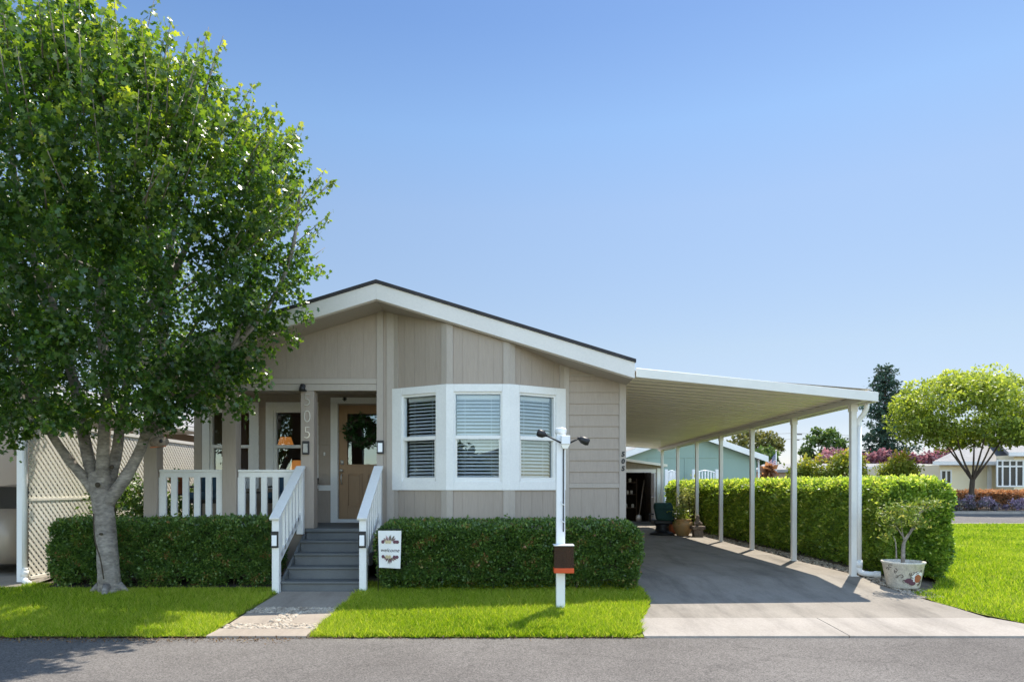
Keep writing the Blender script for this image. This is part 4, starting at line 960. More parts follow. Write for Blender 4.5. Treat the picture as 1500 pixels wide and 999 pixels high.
while cnt < 330:                                                   # fill
    z = q.uniform(2.4, 6.9); a = q.uniform(0, 2 * np.pi); rr = cr(z) * math.sqrt(q.uniform(.05, .72)); x, y = CX + rr * math.cos(a), CYc + rr * math.sin(a)
    if z < 2.9 and q.random() < .55: continue
    if inhouse(x, y, z): continue
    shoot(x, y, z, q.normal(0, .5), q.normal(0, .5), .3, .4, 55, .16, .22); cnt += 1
# hanging sprays in front of the porch
for (px, py, d_) in ((330, 585, 9.0), (355, 600, 8.9), (310, 575, 8.9), (340, 600, 8.95), (345, 560, 9.0), (380, 560, 9.1), (300, 600, 9.0), (420, 500, 9.1), (440, 470, 9.1), (405, 470, 9.0), (385, 520, 9.0), (330, 540, 8.8), (30, 640, 8.6), (10, 655, 8.6), (60, 625, 8.7), (430, 440, 9.2), (360, 540, 9.0), (275, 590, 8.9), (235, 600, 8.7), (200, 595, 8.6), (120, 610, 8.6), (80, 600, 8.5)):
    x, y, z = tp(px, py, d_); shoot(x - .1, y, z + .1, .5, -.1, -.15, .45, 85, .10, .34)
PLa = np.concatenate(PL); TLa = np.concatenate(TL); DLa = np.concatenate(DL)
keep = ~((PLa[:, 1] > 9.25) & (PLa[:, 0] > -5.1) & (q.random(len(PLa)) < .6)) & ~((PLa[:, 1] > 9.9) & (PLa[:, 0] > -4.9) & (PLa[:, 2] < 6.2)) & ~((PLa[:, 1] > 9.6) & (PLa[:, 0] > XL - .2) & (PLa[:, 2] < np.interp(PLa[:, 0], [XL, XRID], [roof_z(XL) + .12, roof_z(XRID)])))
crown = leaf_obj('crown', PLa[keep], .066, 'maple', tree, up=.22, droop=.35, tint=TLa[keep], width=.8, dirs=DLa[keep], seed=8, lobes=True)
trunk = tk.build('trunk', 'bark', tree)
# bark scars: dark vertical split and knots
b = MB(); b.tube(smoothpath([tp(137, 752, 8.97), tp(139, 790, 8.945), tp(147, 818, 8.94), tp(152, 848, 8.93)], 5), [.008] * 16, 6)
b.blob(tp(143, 710, 8.945), (.035, .02, .035)); b.blob(tp(164, 684, 9.02), (.03, .02, .03)); b.blob(tp(148, 782, 8.945), (.03, .012, .018)); b.build('bark_scar', 'twig', trunk)

# birdhouse on the branch
bh = thing('birdhouse', 'round brown gourd birdhouse hanging in the maple before the porch', 'birdhouse', (PX(235, 8.85), 8.85, PZ(648, 8.85))); c = ORG[bh]
b = MB(); b.smooth = True
b.tube([(c.x - .13, c.y + .02, c.z - .03), (c.x - .09, c.y, c.z - .01), (c.x - .02, c.y - .03, c.z), (c.x + .05, c.y - .05, c.z + .005), (c.x + .10, c.y - .07, c.z + .01)], [.02, .06, .075, .07, .055], 16); bod = b.build('body', 'stone', bh)
b = MB(); b.blob((c.x + .07, c.y - .125, c.z + .01), (.024, .012, .024)); b.build('entrance_hole', 'black', bod)
b = MB(); b.bar((c.x - .10, c.y - .06, c.z - .07), (c.x + .10, c.y - .06, c.z - .05), .03, .012); b.build('perch', 'terracotta', bh)
b = MB(); b.tube([(c.x - .02, c.y, c.z + .06), (c.x - .12, c.y + .12, c.z + .22)], .004, 5); b.build('wire', 'blackmetal', bh)

# ------------------------------------------------------------------ clipped hedges
def hedge(name, label, x0, x1, y0, y1, z1f, z1b, m, lsize, nface, ntop, nside, seed, group=None, core_in=.10, tint0=.45, toptint=.0, bulge=.05, zb=None, ragged=.02, taper=.0, left=False, right=False, back=False, dens=None, endbox=True):
    gz_ = g((y0 + y1) / 2); z0 = (g(y0) if zb is None else zb)
    t = thing(name, label, 'hedge', ((x0 + x1) / 2, (y0 + y1) / 2, gz_), group); q = np.random.default_rng(seed)
    def lump(a, b_): return bulge * (np.sin(a * 2.3 + seed) * .5 + np.sin(b_ * 4.1 + a * 1.7) * .5)
    P = []; T = []; D = []
    def add(x, y, z, d, tt):
        P.append(np.stack([x, y, z], 1)); T.append(tt); D.append(np.repeat([d], len(x), 0))
    def zt(y): return z1f + (z1b - z1f) * (y - y0) / (y1 - y0)
    n = nface; u = q.random(n); x = x0 + (x1 - x0) * u; h = q.random(n); z = z0 + .02 + (z1f - z0 - .02) * h
    rnd = np.where(h > .88, ((h - .88) / .12) ** 2 * .10, 0) + np.where(h < .18, (.18 - h) / .18 * .12, 0)
    low = (h < .16) & (q.random(n) < .55)
    y = y0 + rnd + lump(x, z * 2) + np.abs(q.normal(0, .045, n)) - np.abs(q.normal(0, ragged, n)) + taper * (1 - h) * 0
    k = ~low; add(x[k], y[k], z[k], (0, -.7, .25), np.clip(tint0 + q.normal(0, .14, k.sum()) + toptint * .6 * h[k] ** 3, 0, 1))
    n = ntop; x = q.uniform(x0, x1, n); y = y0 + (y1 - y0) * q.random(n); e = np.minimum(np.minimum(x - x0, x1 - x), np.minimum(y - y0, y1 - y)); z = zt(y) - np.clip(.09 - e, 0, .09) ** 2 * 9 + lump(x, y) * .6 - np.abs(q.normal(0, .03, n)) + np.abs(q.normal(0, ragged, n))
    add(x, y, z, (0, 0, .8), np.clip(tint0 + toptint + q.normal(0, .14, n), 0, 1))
    for on, xs, sg in ((left, x0, -1), (right, x1, 1)):
        if not on: continue
        n = nside
        v = q.random(n) if dens is None else q.random(n) ** dens
        y = y0 + (y1 - y0) * v; h = q.random(n); z = z0 + .02 + (zt(y) - z0 - .02) * h
        rnd = np.where(h > .9, ((h - .9) / .1) ** 2 * .09, 0) + np.where(h < .2, (.2 - h) / .2 * .14, 0)
        x = xs - sg * (rnd + np.abs(q.normal(0, .045, n)) - np.abs(q.normal(0, ragged, n))) + sg * lump(y, z * 2)
        low = (h < .15) & (q.random(n) < .5); k = ~low
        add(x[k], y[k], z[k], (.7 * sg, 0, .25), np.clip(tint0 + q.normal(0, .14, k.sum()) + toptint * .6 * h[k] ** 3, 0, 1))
    T = np.concatenate(T); P = np.concatenate(P); D = np.concatenate(D)
    cn = np.sin(P[:, 0] * 9 + 2 * np.sin(P[:, 2] * 7 + seed)) * np.sin(P[:, 1] * 8 + P[:, 2] * 11) + .7 * np.sin(P[:, 0] * 23 + P[:, 1] * 19) * np.sin(P[:, 2] * 26 + P[:, 0] * 5 + P[:, 1] * 7)
    low_ = np.clip(1 - (P[:, 2] - z0) / (.45 * (z1f - z0)), 0, 1)
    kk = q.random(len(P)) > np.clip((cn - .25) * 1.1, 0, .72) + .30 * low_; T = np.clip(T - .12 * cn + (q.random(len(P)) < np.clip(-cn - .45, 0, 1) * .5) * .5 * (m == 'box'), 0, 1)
    P, T, D = P[kk], T[kk], D[kk]
    ns = 26 if dens is None else 120
    for _ in range(ns):                                            # stray sprigs above the clipped top
        yy = y0 + (y1 - y0) * (q.random() if dens is None else q.random() ** dens); xx = q.uniform(x0 + .03, x1 - .03); hh = q.uniform(.03, .11); k_ = 9
        t_ = q.random(k_); P = np.concatenate([P, np.stack([xx + q.normal(0, .012, k_), yy + q.normal(0, .012, k_), zt(yy) + hh * t_], 1)]); T = np.concatenate([T, np.full(k_, min(1, tint0 + toptint + .1))]); D = np.concatenate([D, np.repeat([(0, 0, .6)], k_, 0)])
    sz = lsize if dens is None else lsize * np.clip((P[:, 1] / y0) ** .6, 1, 1.7)
    leaf_obj('foliage', P, sz, m, t, up=.2, droop=.0, tint=T, width=.62, dirs=D, seed=seed)
    b = MB(); ci = core_in; zc_ = z0 + .16
    nx, nz = 40, 10
    b.box(x0 + ci, x1 - ci, y0 + ci, y1 - ci * .5, zc_, min(z1f, z1b) - ci * .8)
    k = max(4, int((x1 - x0) * (y1 - y0) * 9)); r = random.Random(seed)
    for _ in range(min(k, 60)):
        xx, yy = r.uniform(x0 + ci, x1 - ci), r.uniform(y0 + ci, y1 - ci); b.tube([(xx, yy, g(yy) - .03), (xx + r.uniform(-.08, .08), yy + r.uniform(-.05, .05), zc_ + .1)], [.016, .011], 5)
    b.build('stems', 'twig', t); return t
hedge('hedge', 'dark clipped boxwood hedge before the porch railing, left of the steps', PX(74, 9.45), -3.34, 9.42, 10.05, .905, .93, 'box', .036, 66000, 13000, 8000, 41, 'clipped boxwood hedges before the house', left=True, right=True, zb=.0)
hedge('hedge', 'dark clipped boxwood hedge under the bay window, right of the steps', PX(558, 9.2), PX(933, 9.2), 9.12, 9.78, .855, .925, 'box', .036, 66000, 15000, 8000, 43, 'clipped boxwood hedges before the house', left=True, right=True, zb=.02)
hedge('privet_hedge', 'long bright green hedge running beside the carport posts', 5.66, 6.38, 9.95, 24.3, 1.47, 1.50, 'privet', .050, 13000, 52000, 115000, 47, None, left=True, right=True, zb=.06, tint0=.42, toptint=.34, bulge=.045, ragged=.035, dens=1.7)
# low rough soil strip under the hedges
for (a, c_, y0_, y1_) in ((-6.5, -3.3, 9.45, 10.3), (-1.9, 1.72, 9.3, 10.3)): sheet('planting_bed', [(y0_, a, c_), (y1_, a, c_)], 'soil', .016)

# ------------------------------------------------------------------ potted shrub by the driveway
XQ, YQ = PX(1323, 9.45), 9.45; zq = g(YQ) + .01
pt = thing('planter', 'cream mosaic planter with twisted shrub standing at the hedge end', 'planter', (XQ, YQ, zq))
b = MB(); b.lathe([(0, 0), (.185, 0), (.20, .02), (.262, .335), (.275, .345), (.275, .365), (.25, .365), (.235, .33), (.23, .30), (0, .30)], (XQ, YQ, zq), 36); pot = b.build('pot', 'potmosaic', pt)
b = MB(); b.lathe([(0, .315), (.232, .312)], (XQ, YQ, zq), 24); b.build('soil', 'soil', pt)
def onpot(a, h, o=.003):
    r = .20 + (.262 - .20) * (h - .02) / .315 + o; return (XQ + r * math.sin(a), YQ - r * math.cos(a), zq + h)
sw = MB(); rq = random.Random(12)
for k in range(26):
    a0, h0 = rq.uniform(-1.4, 1.4), rq.uniform(.05, .31); s0 = rq.uniform(.018, .034); st_ = rq.uniform(0, 6.28); sg = rq.choice((-1, 1)); ps = []
    for j in range(10):
        t_ = j / 9; r_ = s0 * (1 - .65 * t_); an = st_ + sg * t_ * 5; ps.append(onpot(a0 + r_ * math.cos(an) / .23, min(max(h0 + r_ * math.sin(an), .02), .325)))
    sw.tube(ps, .0045, 5)
sw.build('scroll_pattern', 'p_leaf', pot)
def patch(mb, a0, h0, ra, rh, o, seed):
    r = random.Random(seed); pts = []
    for j in range(14):
        an = 2 * math.pi * j / 14; k_ = r.uniform(.85, 1.1); pts.append(onpot(a0 + ra * k_ * math.cos(an) / .23, h0 + rh * k_ * math.sin(an), o))
    cpt = onpot(a0, h0, o + .004); n0 = len(pts); mb._add(pts + [cpt], [(j, (j + 1) % n0, n0) for j in range(n0)])
b = MB(); patch(b, .30, .165, .085, .085, .004, 1); patch(b, .06, .12, .05, .05, .0045, 5); b.build('pale_patch', 'flagwhite', pot)
b = MB(); patch(b, .32, .15, .055, .06, .009, 2); b.build('orange_patch', 'terracotta', pot)
b = MB(); patch(b, -.22, .12, .06, .035, .007, 3); patch(b, .0, .085, .05, .03, .010, 4); b.build('dark_patch', 'p_plum', pot)
qp = lambda px, py, d=9.45: (PX(px, d), d, PZ(py, d))
b = MB(); branch(b, [(XQ, YQ, zq + .28), qp(1323, 805), qp(1325, 793), qp(1333, 780), qp(1342, 765), qp(1349, 748), qp(1358, 738)], .03, .009, 9, .08)
for pts in ([qp(1325, 795), qp(1322, 780), qp(1320, 762)], [qp(1340, 768), qp(1330, 758), qp(1318, 748, 9.4)], [qp(1349, 750), qp(1362, 742), qp(1370, 738)], [qp(1336, 776), qp(1350, 770, 9.4)], [qp(1313, 818, 9.4), qp(1312, 795, 9.4), qp(1308, 785, 9.4)], [qp(1326, 790), qp(1312, 770), qp(1302, 758, 9.3)]): branch(b, pts, .012, .004, 6)
b.build('trunk', 'bark_dark' if False else 'bark', pt)
q = np.random.default_rng(77); PP = []
for px, py, d_, n, s_ in ((1322, 742, 9.4, 260, .085), (1306, 752, 9.4, 240, .08), (1334, 748, 9.35, 200, .07), (1365, 738, 9.45, 230, .06), (1352, 740, 9.45, 120, .06), (1346, 768, 9.4, 170, .05), (1336, 766, 9.4, 80, .05), (1304, 772, 9.4, 120, .055), (1312, 763, 9.3, 130, .07), (1300, 785, 9.4, 80, .045), (1326, 758, 9.3, 150, .07)):
    c_ = np.array(qp(px, py, d_)); PP.append(c_ + q.normal(0, 1, (int(n * .75), 3)) * (s_ * 1.35, s_ * 1.1, s_ * .6))
leaf_obj('foliage', np.concatenate(PP), .05, 'potleaf', pt, up=.3, droop=.1, width=.4, seed=5)

# ------------------------------------------------------------------ back of the carport: shed, chair, pots
YS = 24.4
sh = thing('shed', 'tan shed with white-framed open doorway at the end of carport', 'shed', (3.7, YS, .06))
sx0, sx1 = 1.80, 5.45; dx0, dx1, dzt = 4.12, PX(954, YS), PZ(692, YS)
wz = lambda x: PZ(676, YS) + (x - 4.17) * (PZ(684, YS) - PZ(676, YS)) / (5.6 - 4.17)
b = MB(); b.box(sx0, dx0, YS, YS + .1, .06, dzt); b.box(dx1, sx1, YS, YS + .1, .06, dzt); b.fprism(FW, [(sx0, dzt), (sx1, dzt), (sx1, wz(sx1)), (sx0, wz(sx0))], YS, YS + .1)
b.box(sx1 - .1, sx1, YS + .1, YS + 2.6, .06, wz(sx1)); b.box(sx0, sx0 + .1, YS + .1, YS + 2.6, .06, wz(sx0)); b.box(sx0, sx1, YS + 2.6, YS + 2.7, .06, wz(sx1)); b.build('wall', 'grey_plank', sh)
b = MB(); b._add([(x, y, wz(x) + dz) for y in (YS - .25, YS + 2.8) for x, dz in ((sx0, .005), (sx1 + .15, .005), (sx1 + .15, .09), (sx0, .09))], [(0, 1, 2, 3), (7, 6, 5, 4), (0, 4, 5, 1), (1, 5, 6, 2), (2, 6, 7, 3), (3, 7, 4, 0)]); b.build('roof', 'lattice', sh)
b = MB(); b.box(dx0 - .02, dx1 + .16, YS - .03, YS - .002, dzt, dzt + .12); b.box(dx1, dx1 + .12, YS - .03, YS - .002, .06, dzt); b.build('door_frame', 'white', sh)
b = MB(); b.box(sx1 - .17, sx1 + .0, YS - .03, YS - .002, .06, wz(sx1) - .06); b.build('corner_board', 'white', sh)
b = MB(); b.box(sx0 + .1, sx1 - .1, YS + .0, YS + 2.6, .02, .08); b.box(4.1, 5.2, YS - .35, YS - .0, .06, .17); b.build('floor', 'step', sh)
b = MB(); b.box(sx0 + .12, sx1 - .12, YS + 2.55, YS + 2.59, .08, wz(sx1) - .1); b.build('back_panel', 'twig', sh)
b = MB(); b.box(dx1 - .0, dx1 + .03, YS - .55, YS - .035, .12, dzt - .03); b.bar((dx1 - .02, YS - .5, 1.05), (dx1 - .10, YS - .5, 1.05), .02, .02); b.build('door', 'white', sh)
t = thing('shovel', 'long-handled shovel leaning in the dark shed doorway', 'shovel', (4.75, YS + .3, .08)); b = MB(); b.tube([(4.70, YS + .3, .35), (4.93, YS + .55, 1.65)], .02, 8); b.build('handle', 'grey_plank', t)
b = MB(); b.lathe([(0, 0), (.09, .03), (.11, .18), (.10, .28), (.02, .32)], (4.68, YS + .28, .08), 12, 1, .25); b.build('blade', 'brass', t)
t = thing('shelf_unit', 'dark shelf unit with small pale jars inside the shed', 'shelf', (4.35, YS + 1.2, .08)); b = MB()
for z_ in (.1, .6, 1.1, 1.55): b.box(3.95, 4.75, YS + 1.0, YS + 1.4, z_, z_ + .03)
for x_ in (3.95, 4.72): b.box(x_ - .0, x_ + .03, YS + .98, YS + 1.0, .08, 1.7)
b.build('frame', 'wood', t)
for x_, z_ in ((4.4, 1.13), (4.55, 1.13), (4.35, .63), (4.6, .63), (4.5, 1.58)):
    b = MB(); b.lathe([(0, 0), (.05, 0), (.05, .12), (.03, .14), (0, .14)], (x_, YS + 1.05, z_), 10); tag(b.build('jar', 'lattice'), 'small pale jar on a dark shelf inside the open shed', 'jar', 'pale jars on the shed shelves')
# patio chair seen from behind
YC = 19.0; xc = PX(970, YC)
ch = thing('patio_chair', 'green-backed patio chair on dark base by the shed door', 'chair', (xc, YC, .072))
zf = .072
b = MB(); b.lathe([(0, 0), (.34, 0), (.35, .04), (.28, .07), (.20, .10), (.17, .22), (.22, .30), (0, .30)], (xc, YC, zf), 20); b.build('base', 'black', ch)
b = MB(); b.box(xc - .27, xc + .27, YC - .25, YC + .3, zf + .30, zf + .42); b.build('seat', 'black', ch, .03)
b = MB(); b.fprism(FW, [(xc - .22, zf + .42), (xc + .30, zf + .38), (xc + .22, zf + .82), (xc + .12, zf + .88), (xc - .22, zf + .88), (xc - .30, zf + .82)], YC - .33, YC - .20); b.build('backrest', 'green_fabric', ch, .03)
b = MB(); b.box(xc - .29, xc + .2, YC - .345, YC - .19, zf + .70, zf + .895); b.build('head_cushion', 'green_fabric', ch, .04)
for s_ in (-1, 1): b = MB(); b.bar((xc + s_ * .3, YC - .22, zf + .58), (xc + s_ * .3, YC + .26, zf + .56), .06, .04); b.bar((xc + s_ * .3, YC + .2, zf + .34), (xc + s_ * .3, YC + .2, zf + .56), .04, .04, (0, 1, 0)); b.build('armrest', 'black', ch, .01)
# wire side table
xt, yt = PX(991, 19.6), 19.6; t = thing('wire_table', 'small pale wire table between the chair and urn', 'table', (xt, yt, .072)); b = MB()
for z_ in (.40, .55): b.lathe([(.22, z_), (.24, z_), (.24, z_ + .02), (.22, z_ + .02), (.22, z_)], (xt, yt, .072), 20); [b.bar((xt - .22, yt + k * .06, .072 + z_ + .01), (xt + .22, yt + k * .06, .072 + z_ + .01), .01, .01) for k in range(-3, 4)]
b.build('top', 'alu', t)
for k in range(4): a = k * 1.571 + .78; b = MB(); b.tube([(xt + .2 * math.cos(a), yt + .2 * math.sin(a), .072), (xt + .22 * math.cos(a), yt + .22 * math.sin(a), .62)], .012, 6); b.build('leg', 'alu', t)
def urn(x, y, s, label, m, prof, grp=None):
    t = thing('urn', label, 'pot', (x, y, .074), grp); b = MB(); b.lathe([(r * s, z * s) for r, z in prof], (x, y, .074), 28); b.build('pot', m, t); return t
UP = [(0, 0), (.15, 0), (.17, .03), (.24, .16), (.275, .28), (.265, .35), (.22, .40), (.215, .41), (.235, .43), (.235, .45), (.20, .45), (.19, .40), (0, .38)]
u1 = urn(PX(1000, 18.6), 18.6, 1.0, 'large round sand-coloured urn with a small shrub by the driveway', 'urn', UP)
q = np.random.default_rng(8); c = ORG[u1]; P = q.normal(0, 1, (420, 3)) * (.12, .12, .12) + (c.x - .04, c.y, c.z + .58); leaf_obj('foliage', P, .07, 'potleaf', u1)
u2 = urn(PX(984, 19.4), 19.4, .8, 'smaller orange clay pot half hidden behind the urn', 'terracotta', UP)
# tall pale shrub behind the urn
t = thing('shrub', 'tall pale yellow-green shrub behind the sand-coloured urn', 'shrub', (PX(1012, 20), 20.2, .06)); c = ORG[t]; b = MB()
for k in range(7): a = k * .9; b.tube(smoothpath([(c.x + .03 * math.cos(a), c.y + .03 * math.sin(a), .04), (c.x + .15 * math.cos(a), c.y + .15 * math.sin(a), .6), (c.x + .3 * math.cos(a), c.y + .22 * math.sin(a), 1.15)]), [.018] * 10 + [.006], 5)
b.build('stem', 'twig', t); P = q.normal(0, 1, (1300, 3)) * (.17, .17, .24) + (c.x, c.y, .92); leaf_obj('foliage', P, .075, 'paleleaf', t)
# statue on pedestal
xs_, ys_ = PX(1022, 18.2), 18.2; t = thing('garden_statue', 'small weathered stone figure seated on a square pedestal', 'statue', (xs_, ys_, .074))
b = MB(); b.box(xs_ - .12, xs_ + .12, ys_ - .12, ys_ + .12, .074, .27); b.box(xs_ - .17, xs_ + .17, ys_ - .16, ys_ + .16, .271, .36); b.build('pedestal', 'stone', t, .01)
b = MB(); b.blob((xs_, ys_, .44), (.09, .08, .085), 12, 8, .05); b.blob((xs_ - .01, ys_, .53), (.06, .055, .06), 12, 8, .04); b.blob((xs_, ys_ - .02, .61), (.045, .045, .05), 12, 8, .03); b.blob((xs_ - .08, ys_ - .05, .42), (.035, .05, .04)); b.blob((xs_ + .08, ys_ - .05, .42), (.035, .05, .04)); b.build('figure', 'stone', t)

# ------------------------------------------------------------------ left neighbour
XLT = -6.98
la = thing('lattice_fence', 'long cream diagonal lattice fence behind the maple trunk', 'fence', (XLT, 12.4, .0))
lt = MB(); y0_, y1_, zb_, zt_ = 9.92, 15.4, .10, 2.32; sp2 = .105; nslat = 0
W_, H_ = y1_ - y0_, zt_ - zb_
for sg, xo in ((1, 0), (-1, .008)):
    k = -H_ if sg > 0 else 0
    s_ = -H_
    while s_ < W_:
        a0, a1 = max(s_, 0), min(s_ + H_, W_)
        if a1 > a0:
            za, zc2 = a0 - s_, a1 - s_
            if sg < 0: za, zc2 = H_ - za, H_ - zc2
            lt.bar((XLT + xo, y0_ + a0, zb_ + za), (XLT + xo, y0_ + a1, zb_ + zc2), .042, .007, (1, 0, 0))
        s_ += sp2
lt.build('lattice_panel', 'lattice', la)
b = MB(); b.box(XLT - .02, XLT + .03, y0_, y1_, zt_, zt_ + .06); b.box(XLT - .012, XLT + .022, y0_, y1_, 1.20, 1.235); b.box(XLT - .02, XLT + .03, y0_, y1_, zb_ - .04, zb_); b.build('rail', 'lattice', la)
for yy in (11.8, 13.6, 15.4): b = MB(); b.box(XLT - .07, XLT - .02, yy - .04, yy + .04, .0, zt_ + .06); b.build('post', 'lattice', la)
# neighbour's carport with post and downspout
nc = thing('carport', 'neighbouring carport with white front post at left picture edge', 'carport', (-8.6, 10, .0))
b = MB(); xp = PX(33, 9.86); b.box(xp - .06, xp + .04, 9.82, 9.90, g(9.8) - .02, 2.6); b.build('post', 'vinyl', nc, .006)
for yy in (13.0, 16.0): b = MB(); b.box(XLT - .16, XLT - .08, yy - .04, yy + .04, 0, 2.6); b.build('post', 'vinyl', nc)
b = MB(); b.box(-10.6, XLT + .05, 9.5, 15.9, 2.62, 2.66); b.build('roof_deck', 'alu', nc)
b = MB(); b.box(-10.6, XLT + .08, 9.46, 9.5, 2.52, 2.68); b.build('fascia', 'alu', nc)
b = MB(); xd = xp + .075; yd = 9.80
b.tube([(xd, yd, 2.5), (xd, yd, .2)], .034, 12); b.tube(smoothpath([(xd, yd, .24), (xd, yd - .01, .10), (xd + .05, yd - .05, .05), (xd + .16, yd - .12, .02)], 4), .042, 12); b.tube([(xd, yd, .20), (xd, yd, .12)], .05, 12); b.build('downspout', 'white', nc)
sheet('driveway', [(6.97, -11.5, -7.6), (9.0, -11.5, -7.05), (9.4, -11.5, -6.75), (17, -11.5, -6.75)], 'drive', .004)
nh = thing('house', 'neighbouring tan house with grey shingle roof behind the lattice', 'house', (-11, 14, .06))
b = MB(); b.box(-15, -8.0, 16.0, 30, .06, 2.75); b.box(-15, -8.0, 15.9, 16.0, .06, 2.75); b.build('wall', 'tan_wall', nh)
b = MB(); b.box(-15, -8.4, 15.2, 15.3, .06, 2.62); b.build('carport_wall', 'tan_wall', nh)
b = MB(); ze, zr_ = 2.78, 3.95
for xe, sg in ((-7.55, 1), (-15.4, -1)):
    b._add([(x, y, z) for y in (15.5, 30.4) for x, z in ((-11.5, zr_), (xe, ze), (xe, ze + .06), (-11.5, zr_ + .06))], [(0, 1, 2, 3), (7, 6, 5, 4), (0, 4, 5, 1), (1, 5, 6, 2), (2, 6, 7, 3), (3, 7, 4, 0)])
nr = b.build('roof', 'shingle_grey', nh)
b = MB(); b.box(-7.56, -7.52, 15.5, 30.4, 2.62, 2.80); b.fprism(FW, [(-15.4, ze), (-11.5, zr_), (-7.55, ze), (-7.55, ze - .16), (-11.5, zr_ - .16), (-15.4, ze - .16)], 15.46, 15.5); b.build('fascia', 'lattice', nr)
b = MB(); b.fprism(FW, [(-15, 2.75), (-11.5, 3.78), (-8.0, 2.75)], 15.95, 16.0); b.build('gable', 'tan_wall', nh)
# parked car, nose towards the street
def car():
    t = thing('parked_car', 'champagne sedan parked in the shade of the neighbouring carport', 'car', (-8.2, 12.3, .0)); X0, X1 = -9.12, -7.32; W = X1 - X0; cxm = (X0 + X1) / 2; ya = 10.15
    st_ = [  # (y, half width, z low, z belt, z top)
        (0.00, .60, .32, .58, .62), (.12, .80, .24, .68, .74), (.45, .87, .20, .78, .86), (1.30, .90, .18, .86, .98), (1.55, .90, .18, .88, 1.02), (2.25, .90, .18, .92, 1.40), (2.9, .90, .18, .93, 1.46), (3.6, .89, .18, .95, 1.40), (4.25, .87, .2, .96, 1.05), (4.6, .80, .24, .9, .98), (4.72, .62, .35, .7, .78)]
    st_ = [(4.72 - e[0],) + e[1:] for e in st_][::-1]
    b = MB(); b.smooth = True; ringn = 14; vs = []
    for y, hw, zl, zb2, zt2 in st_:
        gh = zt2 - zb2 > .2; tw = hw * (.68 if gh else .86)
        prof2 = [(-hw * .80, zl), (-hw * .97, zl + .10), (-hw, (zl + zb2) / 2), (-hw * .97, zb2), (-(hw * .5 + tw * .5) * .96, zb2 + (zt2 - zb2) * .5), (-tw, zb2 + (zt2 - zb2) * .92), (-tw * .5, zt2), (tw * .5, zt2), (tw, zb2 + (zt2 - zb2) * .92), ((hw * .5 + tw * .5) * .96, zb2 + (zt2 - zb2) * .5), (hw * .97, zb2), (hw, (zl + zb2) / 2), (hw * .97, zl + .10), (hw * .80, zl)]
        vs += [(cxm + x, ya + y, z) for x, z in prof2]
    n_ = len(st_); fs = [(i * ringn + j, i * ringn + (j + 1) % ringn, (i + 1) * ringn + (j + 1) % ringn, (i + 1) * ringn + j) for i in range(n_ - 1) for j in range(ringn)]
    fs += [tuple(range(ringn - 1, -1, -1)), tuple((n_ - 1) * ringn + j for j in range(ringn))]; b._add(vs, fs); b.build('body', 'car_paint', t)
    b = MB();     b._add([(cxm + s_ * w_, ya + y - .012, z + .012) for y, w_, z in ((.50, .72, 1.055), (1.10, .60, 1.39)) for s_ in (-1, 1)], [(0, 1, 3, 2)]); b.build('rear_window', 'carglass', t)
    for s_ in (-1, 1):
        for yw in (.85, 3.75):
            w_ = MB(); xx = cxm + s_ * .80; prof3 = [(.20, -.10), (.30, -.10), (.325, -.07), (.325, .07), (.30, .10), (.20, .10)]
            vs = [(xx + d_, ya + yw + r_ * math.cos(a), .325 + r_ * math.sin(a)) for r_, d_ in prof3 for a in np.linspace(0, 2 * math.pi, 24, endpoint=False)]
            w_._add(vs, [(i * 24 + j, i * 24 + (j + 1) % 24, (i + 1) * 24 + (j + 1) % 24, (i + 1) * 24 + j) for i in range(5) for j in range(24)]); wh = w_.build('wheel', 'tyre', t)
            r_ = MB(); r_.tube([(xx - .09, ya + yw, .325), (xx + .09, ya + yw, .325)], .21, 20); r_.build('rim', 'brass', wh)
        h_ = MB(); h_.box(cxm + s_ * .42 - .13, cxm + s_ * .42 + .13, ya - .02, ya + .08, .66, .76); h_.build('taillight', 'orange', t)
        m_ = MB(); m_.blob((cxm + s_ * .98, ya + 2.95, 1.0), (.09, .05, .06)); m_.build('mirror', 'car_paint', t)
    b = MB(); b.box(cxm - .2, cxm + .2, ya - .015, ya + .06, .50, .62); b.build('number_plate', 'lens', t)
car()
# dark shrubs at the side of the house, behind the trunk
def bushy(name, label, cat, x, y, rx, ry, z0, z1, m, n, ls, seed, grp=None, stem='twig', nst=5, tint=None, up=.3, flat=1.0):
    t = thing(name, label, cat, (x, y, g(y)), grp); q = np.random.default_rng(seed); zc_ = (z0 + z1) / 2; h = (z1 - z0) / 2
    k = max(6, int(n / 110)); C = []
    while len(C) < k:
        v = q.normal(0, 1, 3); v /= np.linalg.norm(v); r = q.uniform(.45, .86) ; C.append(v * r)
    C = np.array(C); idx = q.integers(0, k, n); v = C[idx] + q.normal(0, .14, (n, 3)); P = np.array([x, y, zc_]) + v * (rx, ry, h)
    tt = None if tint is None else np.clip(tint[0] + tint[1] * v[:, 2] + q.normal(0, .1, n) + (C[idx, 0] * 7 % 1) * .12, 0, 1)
    leaf_obj('foliage' if cat != 'tree' else 'crown', P, ls, m, t, up=up, tint=tt, seed=seed, width=.6)
    b = MB(); r = random.Random(seed)
    for i in range(nst):
        a = 6.283 * i / nst + r.uniform(-.3, .3); e = (x + rx * .55 * math.cos(a), y + ry * .55 * math.sin(a), zc_ + h * r.uniform(-.1, .4))
        b.tube(smoothpath([(x + .06 * math.cos(a), y + .06 * math.sin(a), g(y) - .04), (x + .22 * rx * math.cos(a), y + .22 * ry * math.sin(a), z0 + (zc_ - z0) * .5), e], 4), [.05 * max(.3, rx * .5)] * 4 + [.03 * max(.3, rx * .5)] * 5, 6)
    b.build('stem' if cat != 'tree' else 'trunk', stem, t); return t
